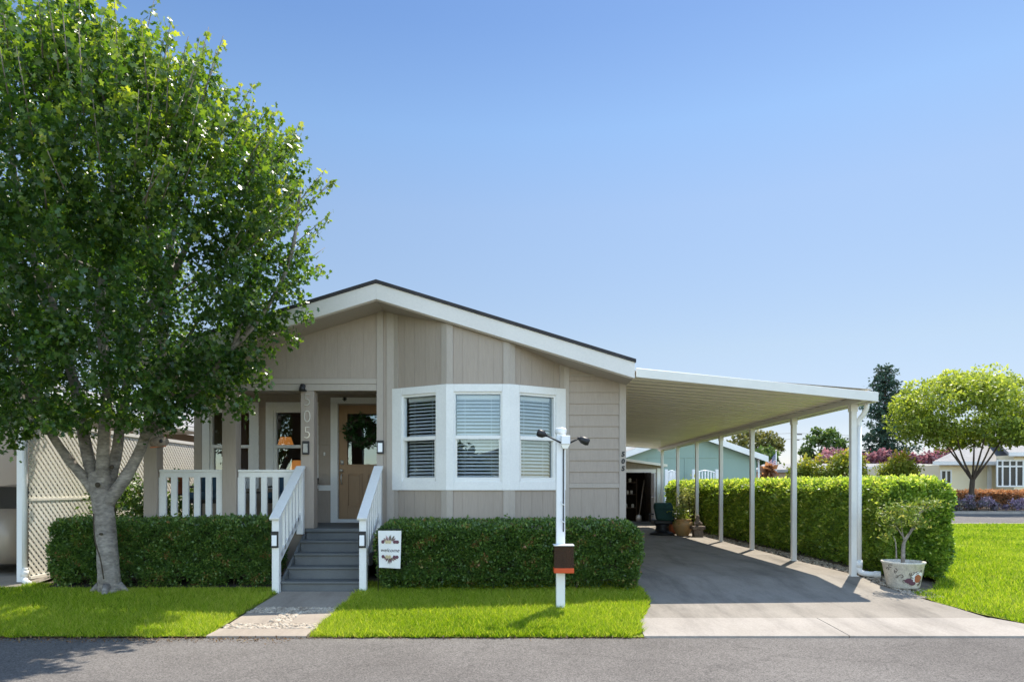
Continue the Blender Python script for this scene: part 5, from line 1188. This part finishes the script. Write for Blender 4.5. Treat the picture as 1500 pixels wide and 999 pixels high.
for i, (x, y, z1, lab) in enumerate(((-6.35, 11.2, 1.75, 'dark shrub between the maple trunk and porch corner'), (-6.3, 12.6, 1.55, 'dark low shrub beside the lattice at the house side'), (-6.25, 14.2, 1.60, 'dark shrub farthest back along the lattice'))):
    bushy('shrub', lab, 'shrub', x, y, .5, .65, .1, z1, 'box', 2600, .07, 60 + i, 'dark shrubs along the house side', nst=4)

# ------------------------------------------------------------------ green neighbour house
YN = 32.0
gh = thing('house', 'seafoam green gabled house beyond the hedge and carport posts', 'house', (8.6, YN, .06))
gxL, gxR, gxM = PX(912, YN), PX(1107, YN), PX(1008, YN); ge, gp = PZ(671, YN), PZ(636, YN)
b = MB(); sx_ = lambda x: gp - (gp - ge) * abs(x - gxM) / (gxR - gxM)
b.fprism(FW, [(gxL, .06), (gxR, .06), (gxR, ge), (gxM, gp), (gxL, sx_(gxL))], YN, YN + .15); b.box(gxR - .15, gxR, YN + .15, YN + 14, .06, ge); b.box(gxL, gxL + .15, YN + .15, YN + 14, .06, ge); b.build('wall', 'seafoam', gh)
b = MB(); b.box(gxL, gxR, YN - .03, YN - .004, PZ(667, YN) - .12, PZ(667, YN) - .04)
for px in (950, 1004, 1056): b.box(PX(px, YN) - .04, PX(px, YN) + .04, YN - .028, YN - .003, .06, PZ(667, YN) - .122)
b.box(gxR - .12, gxR + .02, YN - .032, YN - .002, .06, ge - .05); b.build('batten', 'seafoam', gh)
b = MB(); xe = gxR + .42; ov = gp - (gp - ge) * (xe - gxM) / (gxR - gxM); xl = gxM - (xe - gxM)
for x_ in (xe, xl): b._add([(x, y, z) for y in (YN - .45, YN + 14) for x, z in ((gxM, gp + .10), (x_, ov + .10), (x_, ov + .22), (gxM, gp + .22))], [(0, 1, 2, 3), (7, 6, 5, 4), (0, 4, 5, 1), (1, 5, 6, 2), (2, 6, 7, 3), (3, 7, 4, 0)])
r1 = b.build('roof', 'shingle_grey', gh)
b = MB()
for x_ in (xe, xl): b.fprism(FW, [(gxM, gp + .215), (x_, ov + .215), (x_, ov - .06), (gxM, gp - .06)], YN - .49, YN - .455)
b.build('fascia', 'white', r1); b = MB(); b.box(PX(1058, YN), PX(1058, YN) + .28, YN + .8, YN + 1.1, gp - .6, PZ(643, YN) + .05); b.build('vent_pipe', 'black', r1)
b = MB(); b.tube([(gxR + .12, YN - .05, ge - .05), (gxR + .12, YN - .05, .1)], .045, 8); b.build('downspout', 'white', gh)
def gate(px0, px1, lab):
    x0, x1 = PX(px0, 30.5), PX(px1, 30.5); y = 30.5; t = thing('garden_gate', lab, 'gate', ((x0 + x1) / 2, y, .06), 'white arched metal gates before the green house')
    zs, zt_ = PZ(693, y), PZ(688, y)
    for x in (x0, x1): b = MB(); b.box(x - .06, x + .06, y - .06, y + .06, .06, zt_ + .02); b.build('post', 'vinyl', t)
    b = MB(); N_ = 8; top = lambda u: zs + .12 * (1 - abs(2 * u - 1) ** 1.5)
    for i in range(1, N_): u = i / N_; b.tube([(x0 + (x1 - x0) * u, y, .12), (x0 + (x1 - x0) * u, y, top(u))], .022, 6)
    b.build('bar', 'vinyl', t); b = MB(); b.tube([(x0 + (x1 - x0) * u, y, top(u)) for u in np.linspace(0, 1, 12)], .028, 6)
    for z_ in (PZ(703, y), .3): b.tube([(x0, y, z_), (x1, y, z_)], .024, 6)
    b.build('rail', 'vinyl', t)
gate(976, 992, 'narrow white arched metal gate seen beside the shed corner'); gate(1016, 1050, 'wide white arched metal gate before the green house wall')
bushy('shrub', 'small dark spiky plant before the wide white gate', 'shrub', PX(1036, 29.5), 29.5, .45, .4, .3, 1.9, 'farleaf', 700, .16, 71, nst=3)

# ------------------------------------------------------------------ right: road, bed, pale house, trees
def flat(name, x0, x1, y0, y1, z, m, kind='structure'):
    b = MB(); b._add([(x0, y0, z), (x1, y0, z), (x1, y1, z), (x0, y1, z)], [(0, 1, 2, 3)]); return b.build(name, m, kind=kind)
flat('side_road', 11, 90, 24.8, 33.6, .068, 'asphalt')
b = MB(); b.box(11, 60, 24.35, 24.8, .03, .085); b.build('sidewalk_strip', 'apron', kind='structure')
b = MB(); b.box(11, 60, 33.6, 33.85, .03, .20); b.build('kerb', 'apron', kind='structure')
b = MB(); b._add([(8.0, 33.85, .17), (60, 33.85, .17), (60, 44, .17), (8, 44, .17)], [(0, 1, 2, 3)]); b.build('planting_bed', 'soil', kind='structure')
rb = random.Random(3)
k = 0; x = 20.6
lavl = 'purple and pink flowering shrub along the far kerb'
while x < 28.5:
    bushy('flowering_shrub', lavl, 'shrub', x, 34.6 + rb.uniform(-.2, .2), .62, .55, .15, .95 + rb.uniform(-.12, .12), 'lavender', 900, .10, 300 + k, 'flowering shrubs along the far kerb', nst=3, tint=(.45 + rb.uniform(-.2, .25), .25)); k += 1; x += .98
hedge('red_hedge', 'low copper-red clipped hedge before the pale yellow house', 20.2, 31, 37.6, 38.6, 1.12, 1.15, 'redleaf', .13, 9000, 3000, 400, 91, None, tint0=.5, toptint=.25, left=True, zb=.17)
YH = 45.0
ph = thing('house', 'pale yellow house with grey roof and white windows at right', 'house', (30, YH, .06))
hx0 = PX(1376, YH); pe = PZ(681, YH)
xb = PX(1459, YH); 
b = MB(); b.box(hx0, 48, YH, YH + 9, .06, pe); 
b.fprism(FW, [(xb, .06), (42, .06), (42, PZ(668, YH)), (xb, PZ(668, YH))], YH - 1.6, YH - .002); b.build('wall', 'yellow', ph)
b = MB(); z_ = .3
while z_ < pe - .1: b.box(hx0, 48, YH - .012, YH - .001, z_, z_ + .018); b.box(xb + .02, 41.9, YH - 1.612, YH - 1.601, z_, z_ + .018); z_ += .24
b.build('lap_siding', 'yellow', ph)
b = MB(); yr, zr_ = YH + 4.5, PZ(640, YH + 4.5)
b._add([(hx0 - .8, YH - .6, pe + .02), (48, YH - .6, pe + .02), (48, yr, zr_ - .3), (PX(1440, yr), yr, zr_ - .3), (hx0 - .8, YH - .6, pe + .20), (48, YH - .6, pe + .20), (48, yr, zr_), (PX(1440, yr), yr, zr_)], [(3, 2, 1, 0), (4, 5, 6, 7), (0, 1, 5, 4), (1, 2, 6, 5), (2, 3, 7, 6), (3, 0, 4, 7)])
pe2 = PZ(667, YH - 2); b._add([(xb - .7, YH - 2.1, pe2), (44, YH - 2.1, pe2), (44, yr, zr_ + .35), (xb + 2.2, yr, zr_ + .35), (xb - .7, YH - 2.1, pe2 + .18), (44, YH - 2.1, pe2 + .18), (44, yr, zr_ + .6), (xb + 2.2, yr, zr_ + .6)], [(3, 2, 1, 0), (4, 5, 6, 7), (0, 1, 5, 4), (1, 2, 6, 5), (2, 3, 7, 6), (3, 0, 4, 7)])
pr_ = b.build('roof', 'shingle_grey', ph)
b = MB(); b.box(hx0 - .82, xb, YH - .66, YH - .605, pe - .02, pe + .22); b.box(xb - .72, 44, YH - 2.16, YH - 2.105, pe2 - .05, pe2 + .2); b.build('fascia', 'white', pr_)
b = MB(); b.box(PX(1447, YH - .1), PX(1452, YH - .1), YH - .14, YH - .02, .1, pe - .03); b.build('downspout', 'white', ph)
M['darkpane'] = mat('distant_dark_glass', (.03, .04, .045), .12, .2, 1, spec=.15)
def flatwin(parent, x0, x1, z0, z1, y, mull, trans=None):
    b = MB(); t_ = .09
    b.box(x0 - t_, x0, y - .07, y, z0 - t_, z1 + t_); b.box(x1, x1 + t_, y - .07, y, z0 - t_, z1 + t_); b.box(x0, x1, y - .07, y, z1, z1 + t_); b.box(x0, x1, y - .07, y, z0 - t_, z0)
    for m_ in mull: b.box(m_ - .05, m_ + .05, y - .065, y, z0, z1)
    if trans: b.box(x0, x1, y - .06, y, trans - .05, trans + .05)
    w = b.build('window', 'white', parent); p = MB(); p.box(x0, x1, y - .03, y - .004, z0, z1); p.build('pane', 'darkpane', w)
flatwin(ph, PX(1379, YH), PX(1391.5, YH), PZ(707, YH), PZ(690, YH), YH, [PX(1385.5, YH)])
yw = YH - 1.6; flatwin(ph, PX(1461, yw), PX(1497, yw), PZ(711, yw), PZ(675.5, yw), yw, [PX(1467.7, yw), PX(1478.5, yw), PX(1488, yw)], PZ(683, yw))
flatwin(ph, PX(1504, yw), PX(1540, yw), PZ(711, yw), PZ(675.5, yw), yw, [PX(1522, yw)], PZ(683, yw))
# low pale building and flat-roofed tan building behind the long hedge
lb_ = thing('house', 'low white-fronted house with dark window left of the yellow one', 'house', (29, 50, .06)); y = 50.0
b = MB(); b.box(PX(1340, y), PX(1378, y), y, y + 8, .06, PZ(684, y)); b.build('wall', 'fascia', lb_); b = MB(); b.box(PX(1335, y), PX(1380, y), y - .5, y + 8.3, PZ(684, y) + .002, PZ(680, y)); b.build('roof', 'white', lb_)
flatwin(lb_, PX(1346, y), PX(1369, y), PZ(706, y), PZ(692, y), y, [PX(1353.5, y), PX(1362, y)])
tb = thing('house', 'long flat-roofed tan house behind the orange-tipped bushes', 'house', (26, 58, .06)); y = 56.0
b = MB(); b.box(PX(1105, y), PX(1345, y), y, y + 9, .06, PZ(692, y)); b.build('wall', 'tan_wall', tb)
b = MB(); b.box(PX(1100, y), PX(1350, y), y - .5, y + 9, PZ(692, y) + .002, PZ(688, y)); b._add([(PX(1100, y), y - .5, PZ(688, y)), (PX(1350, y), y - .5, PZ(688, y)), (PX(1350, y + 5), y + 5, PZ(679, y + 5)), (PX(1120, y + 5), y + 5, PZ(679, y + 5))], [(0, 1, 2, 3)]); b.build('roof', 'shingle_grey', tb)
b = MB(); b.box(PX(1230, y), PX(1330, y), y - .52, y - .02, PZ(699, y), PZ(692.5, y)); b.build('awning', 'terracotta' if False else 'wood', tb)
# the round street tree
def crown_tree(name, label, x, y, z_base, fork, rx, ry, cz_, rz, m, n, ls, seed, limbs_, r0, grp=None, tint=(.45, .3), bark='bark_dark', flat_bottom=.45, puffs=60, psz=(.13, .24)):
    t = thing(name, label, 'tree', (x, y, z_base), grp); q = np.random.default_rng(seed); b = MB()
    branch(b, [(x, y, z_base - .05), (x - .05 * r0 * 10, y, (z_base + fork) / 2), (x, y, fork)], r0 * 1.15, r0 * .85, 12, .05)
    for i in range(limbs_):
        a = 6.283 * i / limbs_ + q.uniform(-.3, .3); k_ = q.uniform(.45, .75)
        branch(b, [(x, y, fork - .15), (x + rx * .28 * math.cos(a), y + ry * .28 * math.sin(a), fork + (cz_ - fork) * .45), (x + rx * k_ * math.cos(a), y + ry * k_ * math.sin(a), cz_ + rz * q.uniform(-.1, .35))], r0 * .5, r0 * .12, 8, .05)
    b.build('trunk', bark, t)
    C = []
    while len(C) < puffs:
        v = q.normal(0, 1, 3); v /= np.linalg.norm(v); v *= q.uniform(.62, .95)
        if v[2] < -flat_bottom: v[2] = -flat_bottom * q.uniform(.5, 1)
        C.append(v)
    C = np.array(C); idx = q.integers(0, puffs, n); pv = q.normal(0, 1, (n, 3)); pv /= np.linalg.norm(pv, axis=1)[:, None] + 1e-9
    v = C[idx] + pv * (q.uniform(.5, 1.0, n) ** .5 * q.uniform(psz[0], psz[1], puffs)[idx])[:, None]
    P = np.array([x, y, cz_]) + v * (rx, ry, rz)
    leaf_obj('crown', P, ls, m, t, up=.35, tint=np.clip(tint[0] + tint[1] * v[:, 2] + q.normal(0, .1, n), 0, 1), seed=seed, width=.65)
    return t
YT = 36.0
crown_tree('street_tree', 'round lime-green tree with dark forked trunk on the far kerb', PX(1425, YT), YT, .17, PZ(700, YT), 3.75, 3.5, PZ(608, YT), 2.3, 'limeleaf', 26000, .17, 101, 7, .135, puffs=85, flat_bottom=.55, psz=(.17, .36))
# three orange-tipped bushes
for i, (px, pw, pt_, yy, lab) in enumerate(((1188, 34, 664, 40, 'orange-tipped round bush behind the hedge, leftmost of the three'), (1238, 34, 659, 39, 'orange-tipped round bush behind the front carport post'), (1318, 33, 663, 38, 'orange-tipped round bush before the white-fronted house, rightmost'))):
    bushy('bush', lab, 'bush', PX(px, yy), yy, pw * yy / 1000, 1.2, .9, PZ(pt_, yy), 'orangeleaf', 3600, .17, 120 + i, 'orange-tipped bushes beyond the long hedge', tint=(.22, .42), nst=6)
# plum trees in a row
pl = 0
for px, pw, pt_, lab in ((1212, 24, 652, 'plum'), (1256, 26, 656, 'plum'), (1285, 22, 654, 'plum'), (1318, 24, 657, 'plum'), (1345, 24, 652, 'plum'), (1378, 24, 655, 'plum')):
    yy = 66 + (pl % 2) * 2
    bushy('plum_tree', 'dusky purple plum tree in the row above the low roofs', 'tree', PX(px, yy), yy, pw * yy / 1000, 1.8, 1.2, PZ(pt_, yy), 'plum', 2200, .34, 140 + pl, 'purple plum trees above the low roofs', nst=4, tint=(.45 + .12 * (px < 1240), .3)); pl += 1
# tall conifer
def conifer(x, y, h, r, label, seed):
    t = thing('conifer', label, 'tree', (x, y, .06)); b = MB(); b.tube([(x, y, 0), (x, y, h * .5), (x, y, h)], [.45, .25, .03], 10); q = np.random.default_rng(seed); P = []; D = []
    lev = 1.2
    while lev < h - .3:
        f = lev / h; rad = r * (1 - f) ** .55 * q.uniform(.6, 1.1) * (1 if f > .12 else .8)
        for k in range(int(5 + 3 * (1 - f))):
            a = q.uniform(0, 6.283); L = rad * q.uniform(.55, 1.1); n = int(50 * L / 2 + 18); tt = q.random(n) ** .7
            up = .25 + .3 * f; px_ = x + math.cos(a) * L * tt; py_ = y + math.sin(a) * L * tt; pz_ = lev + up * L * tt - .22 * L * tt ** 2
            P.append(np.stack([px_, py_, pz_], 1) + q.normal(0, 1, (n, 3)) * (.22, .22, .16)); D.append(np.repeat([[math.cos(a) * .6, math.sin(a) * .6, -.1]], n, 0))
            b.tube([(x, y, lev), (x + math.cos(a) * L, y + math.sin(a) * L, lev + (up - .22) * L)], [.06, .015], 5)
        lev += q.uniform(.35, .6)
    b.build('trunk', 'bark_dark', t); P = np.concatenate(P); leaf_obj('crown', P, .38, 'conifer', t, up=.1, droop=.15, dirs=np.concatenate(D), width=.45, seed=seed)
conifer(PX(1297, 85), 85, PZ(536, 85), 5.6, 'tall dark blue-green conifer rising above the plum trees', 161)
crown_tree('tree', 'mid green round tree between utility pole and carport post', PX(1207, 75), 75, .06, 2.5, 2.6, 2.4, PZ(652, 75), 2.0, 'farleaf', 3200, .36, 171, 5, .2, flat_bottom=.7)
crown_tree('tree', 'olive flat-topped tree behind the green house roof', PX(1105, 70), 70, .06, 2.4, 3.0, 2.6, PZ(652, 70), 1.55, 'olive', 3200, .34, 173, 5, .22, flat_bottom=.5)
crown_tree('tree', 'dark green tree at the green house corner, below the olive crown', PX(1118, 62), 62, .06, 1.5, 1.5, 1.4, PZ(674, 62), 1.5, 'farleaf', 2000, .3, 175, 4, .16, flat_bottom=.8)
crown_tree('tree', 'grey-green tree behind the lime crown and yellow house', PX(1440, 74), 74, .06, 2.6, 4.6, 3, PZ(655, 74), 2.4, 'farleaf', 3600, .4, 177, 5, .24, flat_bottom=.7)
crown_tree('tree', 'bright green tree behind the yellow house roof at right edge', PX(1500, 66), 66, .06, 2.6, 3.4, 3, PZ(650, 66), 2.1, 'limeleaf', 3200, .36, 179, 5, .24, flat_bottom=.7)
# utility pole
up_ = thing('utility_pole', 'wooden utility pole with crossarm standing far behind the hedge', 'utility pole', (PX(1164, 90), 90, .06)); c = ORG[up_]; b = MB()
b.tube([(c.x, 90, 0), (c.x, 90, PZ(635, 90))], [.17, .12], 8); b.build('pole', 'bark_dark', up_); b = MB(); b.box(c.x - .2, c.x + .95, 89.9, 90.0, PZ(637, 90), PZ(637, 90) + .14); b.box(c.x - .1, c.x + .6, 89.9, 90.0, PZ(645, 90), PZ(645, 90) + .12); b.build('crossarm', 'bark_dark', up_)
for z_, dy_ in ((PZ(636.5, 90) + .2, 0), (PZ(645, 90) + .2, .2)):
    b = MB(); b.tube([(c.x - 40 + 10 * k, 90 + dy_, z_ - .6 * (1 - ((k - 4) % 4 / 2 - 1) ** 2)) for k in range(13)], .018, 4); b.build('wire', 'blackmetal', up_)
# flag on pole
YFg = 48.0; fp = thing('flagpole', 'white flagpole with small finial beside the green house', 'flagpole', (PX(1137, YFg), YFg, .06)); c = ORG[fp]
b = MB(); b.tube([(c.x, YFg, 0), (c.x, YFg, PZ(661, YFg))], .035, 8); b.build('pole', 'white', fp); b = MB(); b.blob((c.x, YFg, PZ(660, YFg)), .07); b.build('finial', 'brass', fp)
fg = thing('flag', 'american flag drooping from the white flagpole', 'flag', (c.x, YFg, PZ(664, YFg)))
M['fred'] = mat('flag_red', (.55, .03, .05), .8, .05); M['fblue'] = mat('flag_blue', (.03, .045, .16), .8, .05)
b = MB(); b.smooth = True
A, B_, C_, D_ = (PX(1136.7, YFg), PZ(664, YFg)), (PX(1136.7, YFg), PZ(681, YFg)), (PX(1124, YFg), PZ(688, YFg)), (PX(1122, YFg), PZ(680, YFg))
NU, NV = 18, 13
def fgp(u, v): 
    x = A[0] * (1 - u) * (1 - v) + B_[0] * (1 - u) * v + C_[0] * u * v + D_[0] * u * (1 - v); z_ = A[1] * (1 - u) * (1 - v) + B_[1] * (1 - u) * v + C_[1] * u * v + D_[1] * u * (1 - v)
    return (x, YFg + .10 * math.sin(u * 9 + v * 1.5) * u, z_ + .05 * math.sin(u * 8))
for j in range(NV):
    for i in range(NU):
        b.cur = 2 if (i < 8 and j < 7) else (0 if j % 2 == 0 else 1); b._add([fgp(i / NU, j / NV), fgp((i + 1) / NU, j / NV), fgp((i + 1) / NU, (j + 1) / NV), fgp(i / NU, (j + 1) / NV)], [(0, 1, 2, 3)])
b.cur = 1
for j in range(5):
    for i in range(6):
        u, v = (.03 + i * .068), (.05 + j * .1); o_ = -.012; b._add([tuple(Vector(fgp(u, v)) + Vector((dx, o_, dz))) for dx, dz in ((0, -.02), (.02, 0), (0, .02), (-.02, 0))], [(0, 1, 2, 3)])
b.build('cloth', ['fred', 'flagwhite', 'fblue'], fg)
bushy('cordyline', 'red spiky cordyline plant below the flag', 'shrub', PX(1120, 42), 42, .62, .5, .9, PZ(682, 42), 'redleaf', 700, .42, 181, nst=1, tint=(.3, .2))
bushy('bush', 'rounded grey-green bush between the cordyline and flagpole', 'bush', PX(1131, 43), 43, .7, .6, .3, PZ(686, 43), 'farleaf', 1300, .16, 183, nst=3)

# ------------------------------------------------------------------ across the street (mirrored in the window glass)
ah = thing('house', 'pale gabled house across the street mirrored in bay windows', 'house', (3, -24, -.1))
b = MB(); b.box(-4, 9, -34, -26, -.1, 2.7); b.fprism(FW, [(-4, 2.7), (9, 2.7), (2.5, 4.6)], -26.2, -26.0); b.build('wall', 'lattice', ah)
b = MB()
for xe in (-4.6, 9.6): b._add([(x, y, z) for y in (-34.4, -25.4) for x, z in ((2.5, 4.62), (xe, 2.62), (xe, 2.78), (2.5, 4.8))], [(0, 1, 2, 3), (7, 6, 5, 4), (0, 4, 5, 1), (1, 5, 6, 2), (2, 6, 7, 3), (3, 7, 4, 0)])
b.build('roof', 'shingle_grey', ah)
for i, (x, y, h, rx, lab) in enumerate(((-16, 2.6, 4.2, 3.2, 'broad tree down the street at left mirrored in bay window'), (-21, -1.5, 4.6, 3.6, 'taller tree far down the street at left, mirrored only'),
        (12.5, .2, 3.6, 2.4, 'rounded tree down the street at right mirrored in bay window'), (19, -4, 4.4, 3.2, 'tall tree far down the street at right, mirrored only'), (-3.2, -13, 2.8, 2.6, 'low tree across the street mirrored in middle bay window'), (2.2, -12, 2.3, 1.9, 'small bushy tree across the street beside the low mirrored one'))):
    bushy('tree', lab, 'tree', x, y, rx, rx * .8, .1, h * 1.35, 'farleaf', 5200, .30, 201 + i, nst=5, tint=(.2, .2))
sheet('lawn', [(-40, -40, 40), (-4.1, -40, 40)], 'lawnsoil', .01)
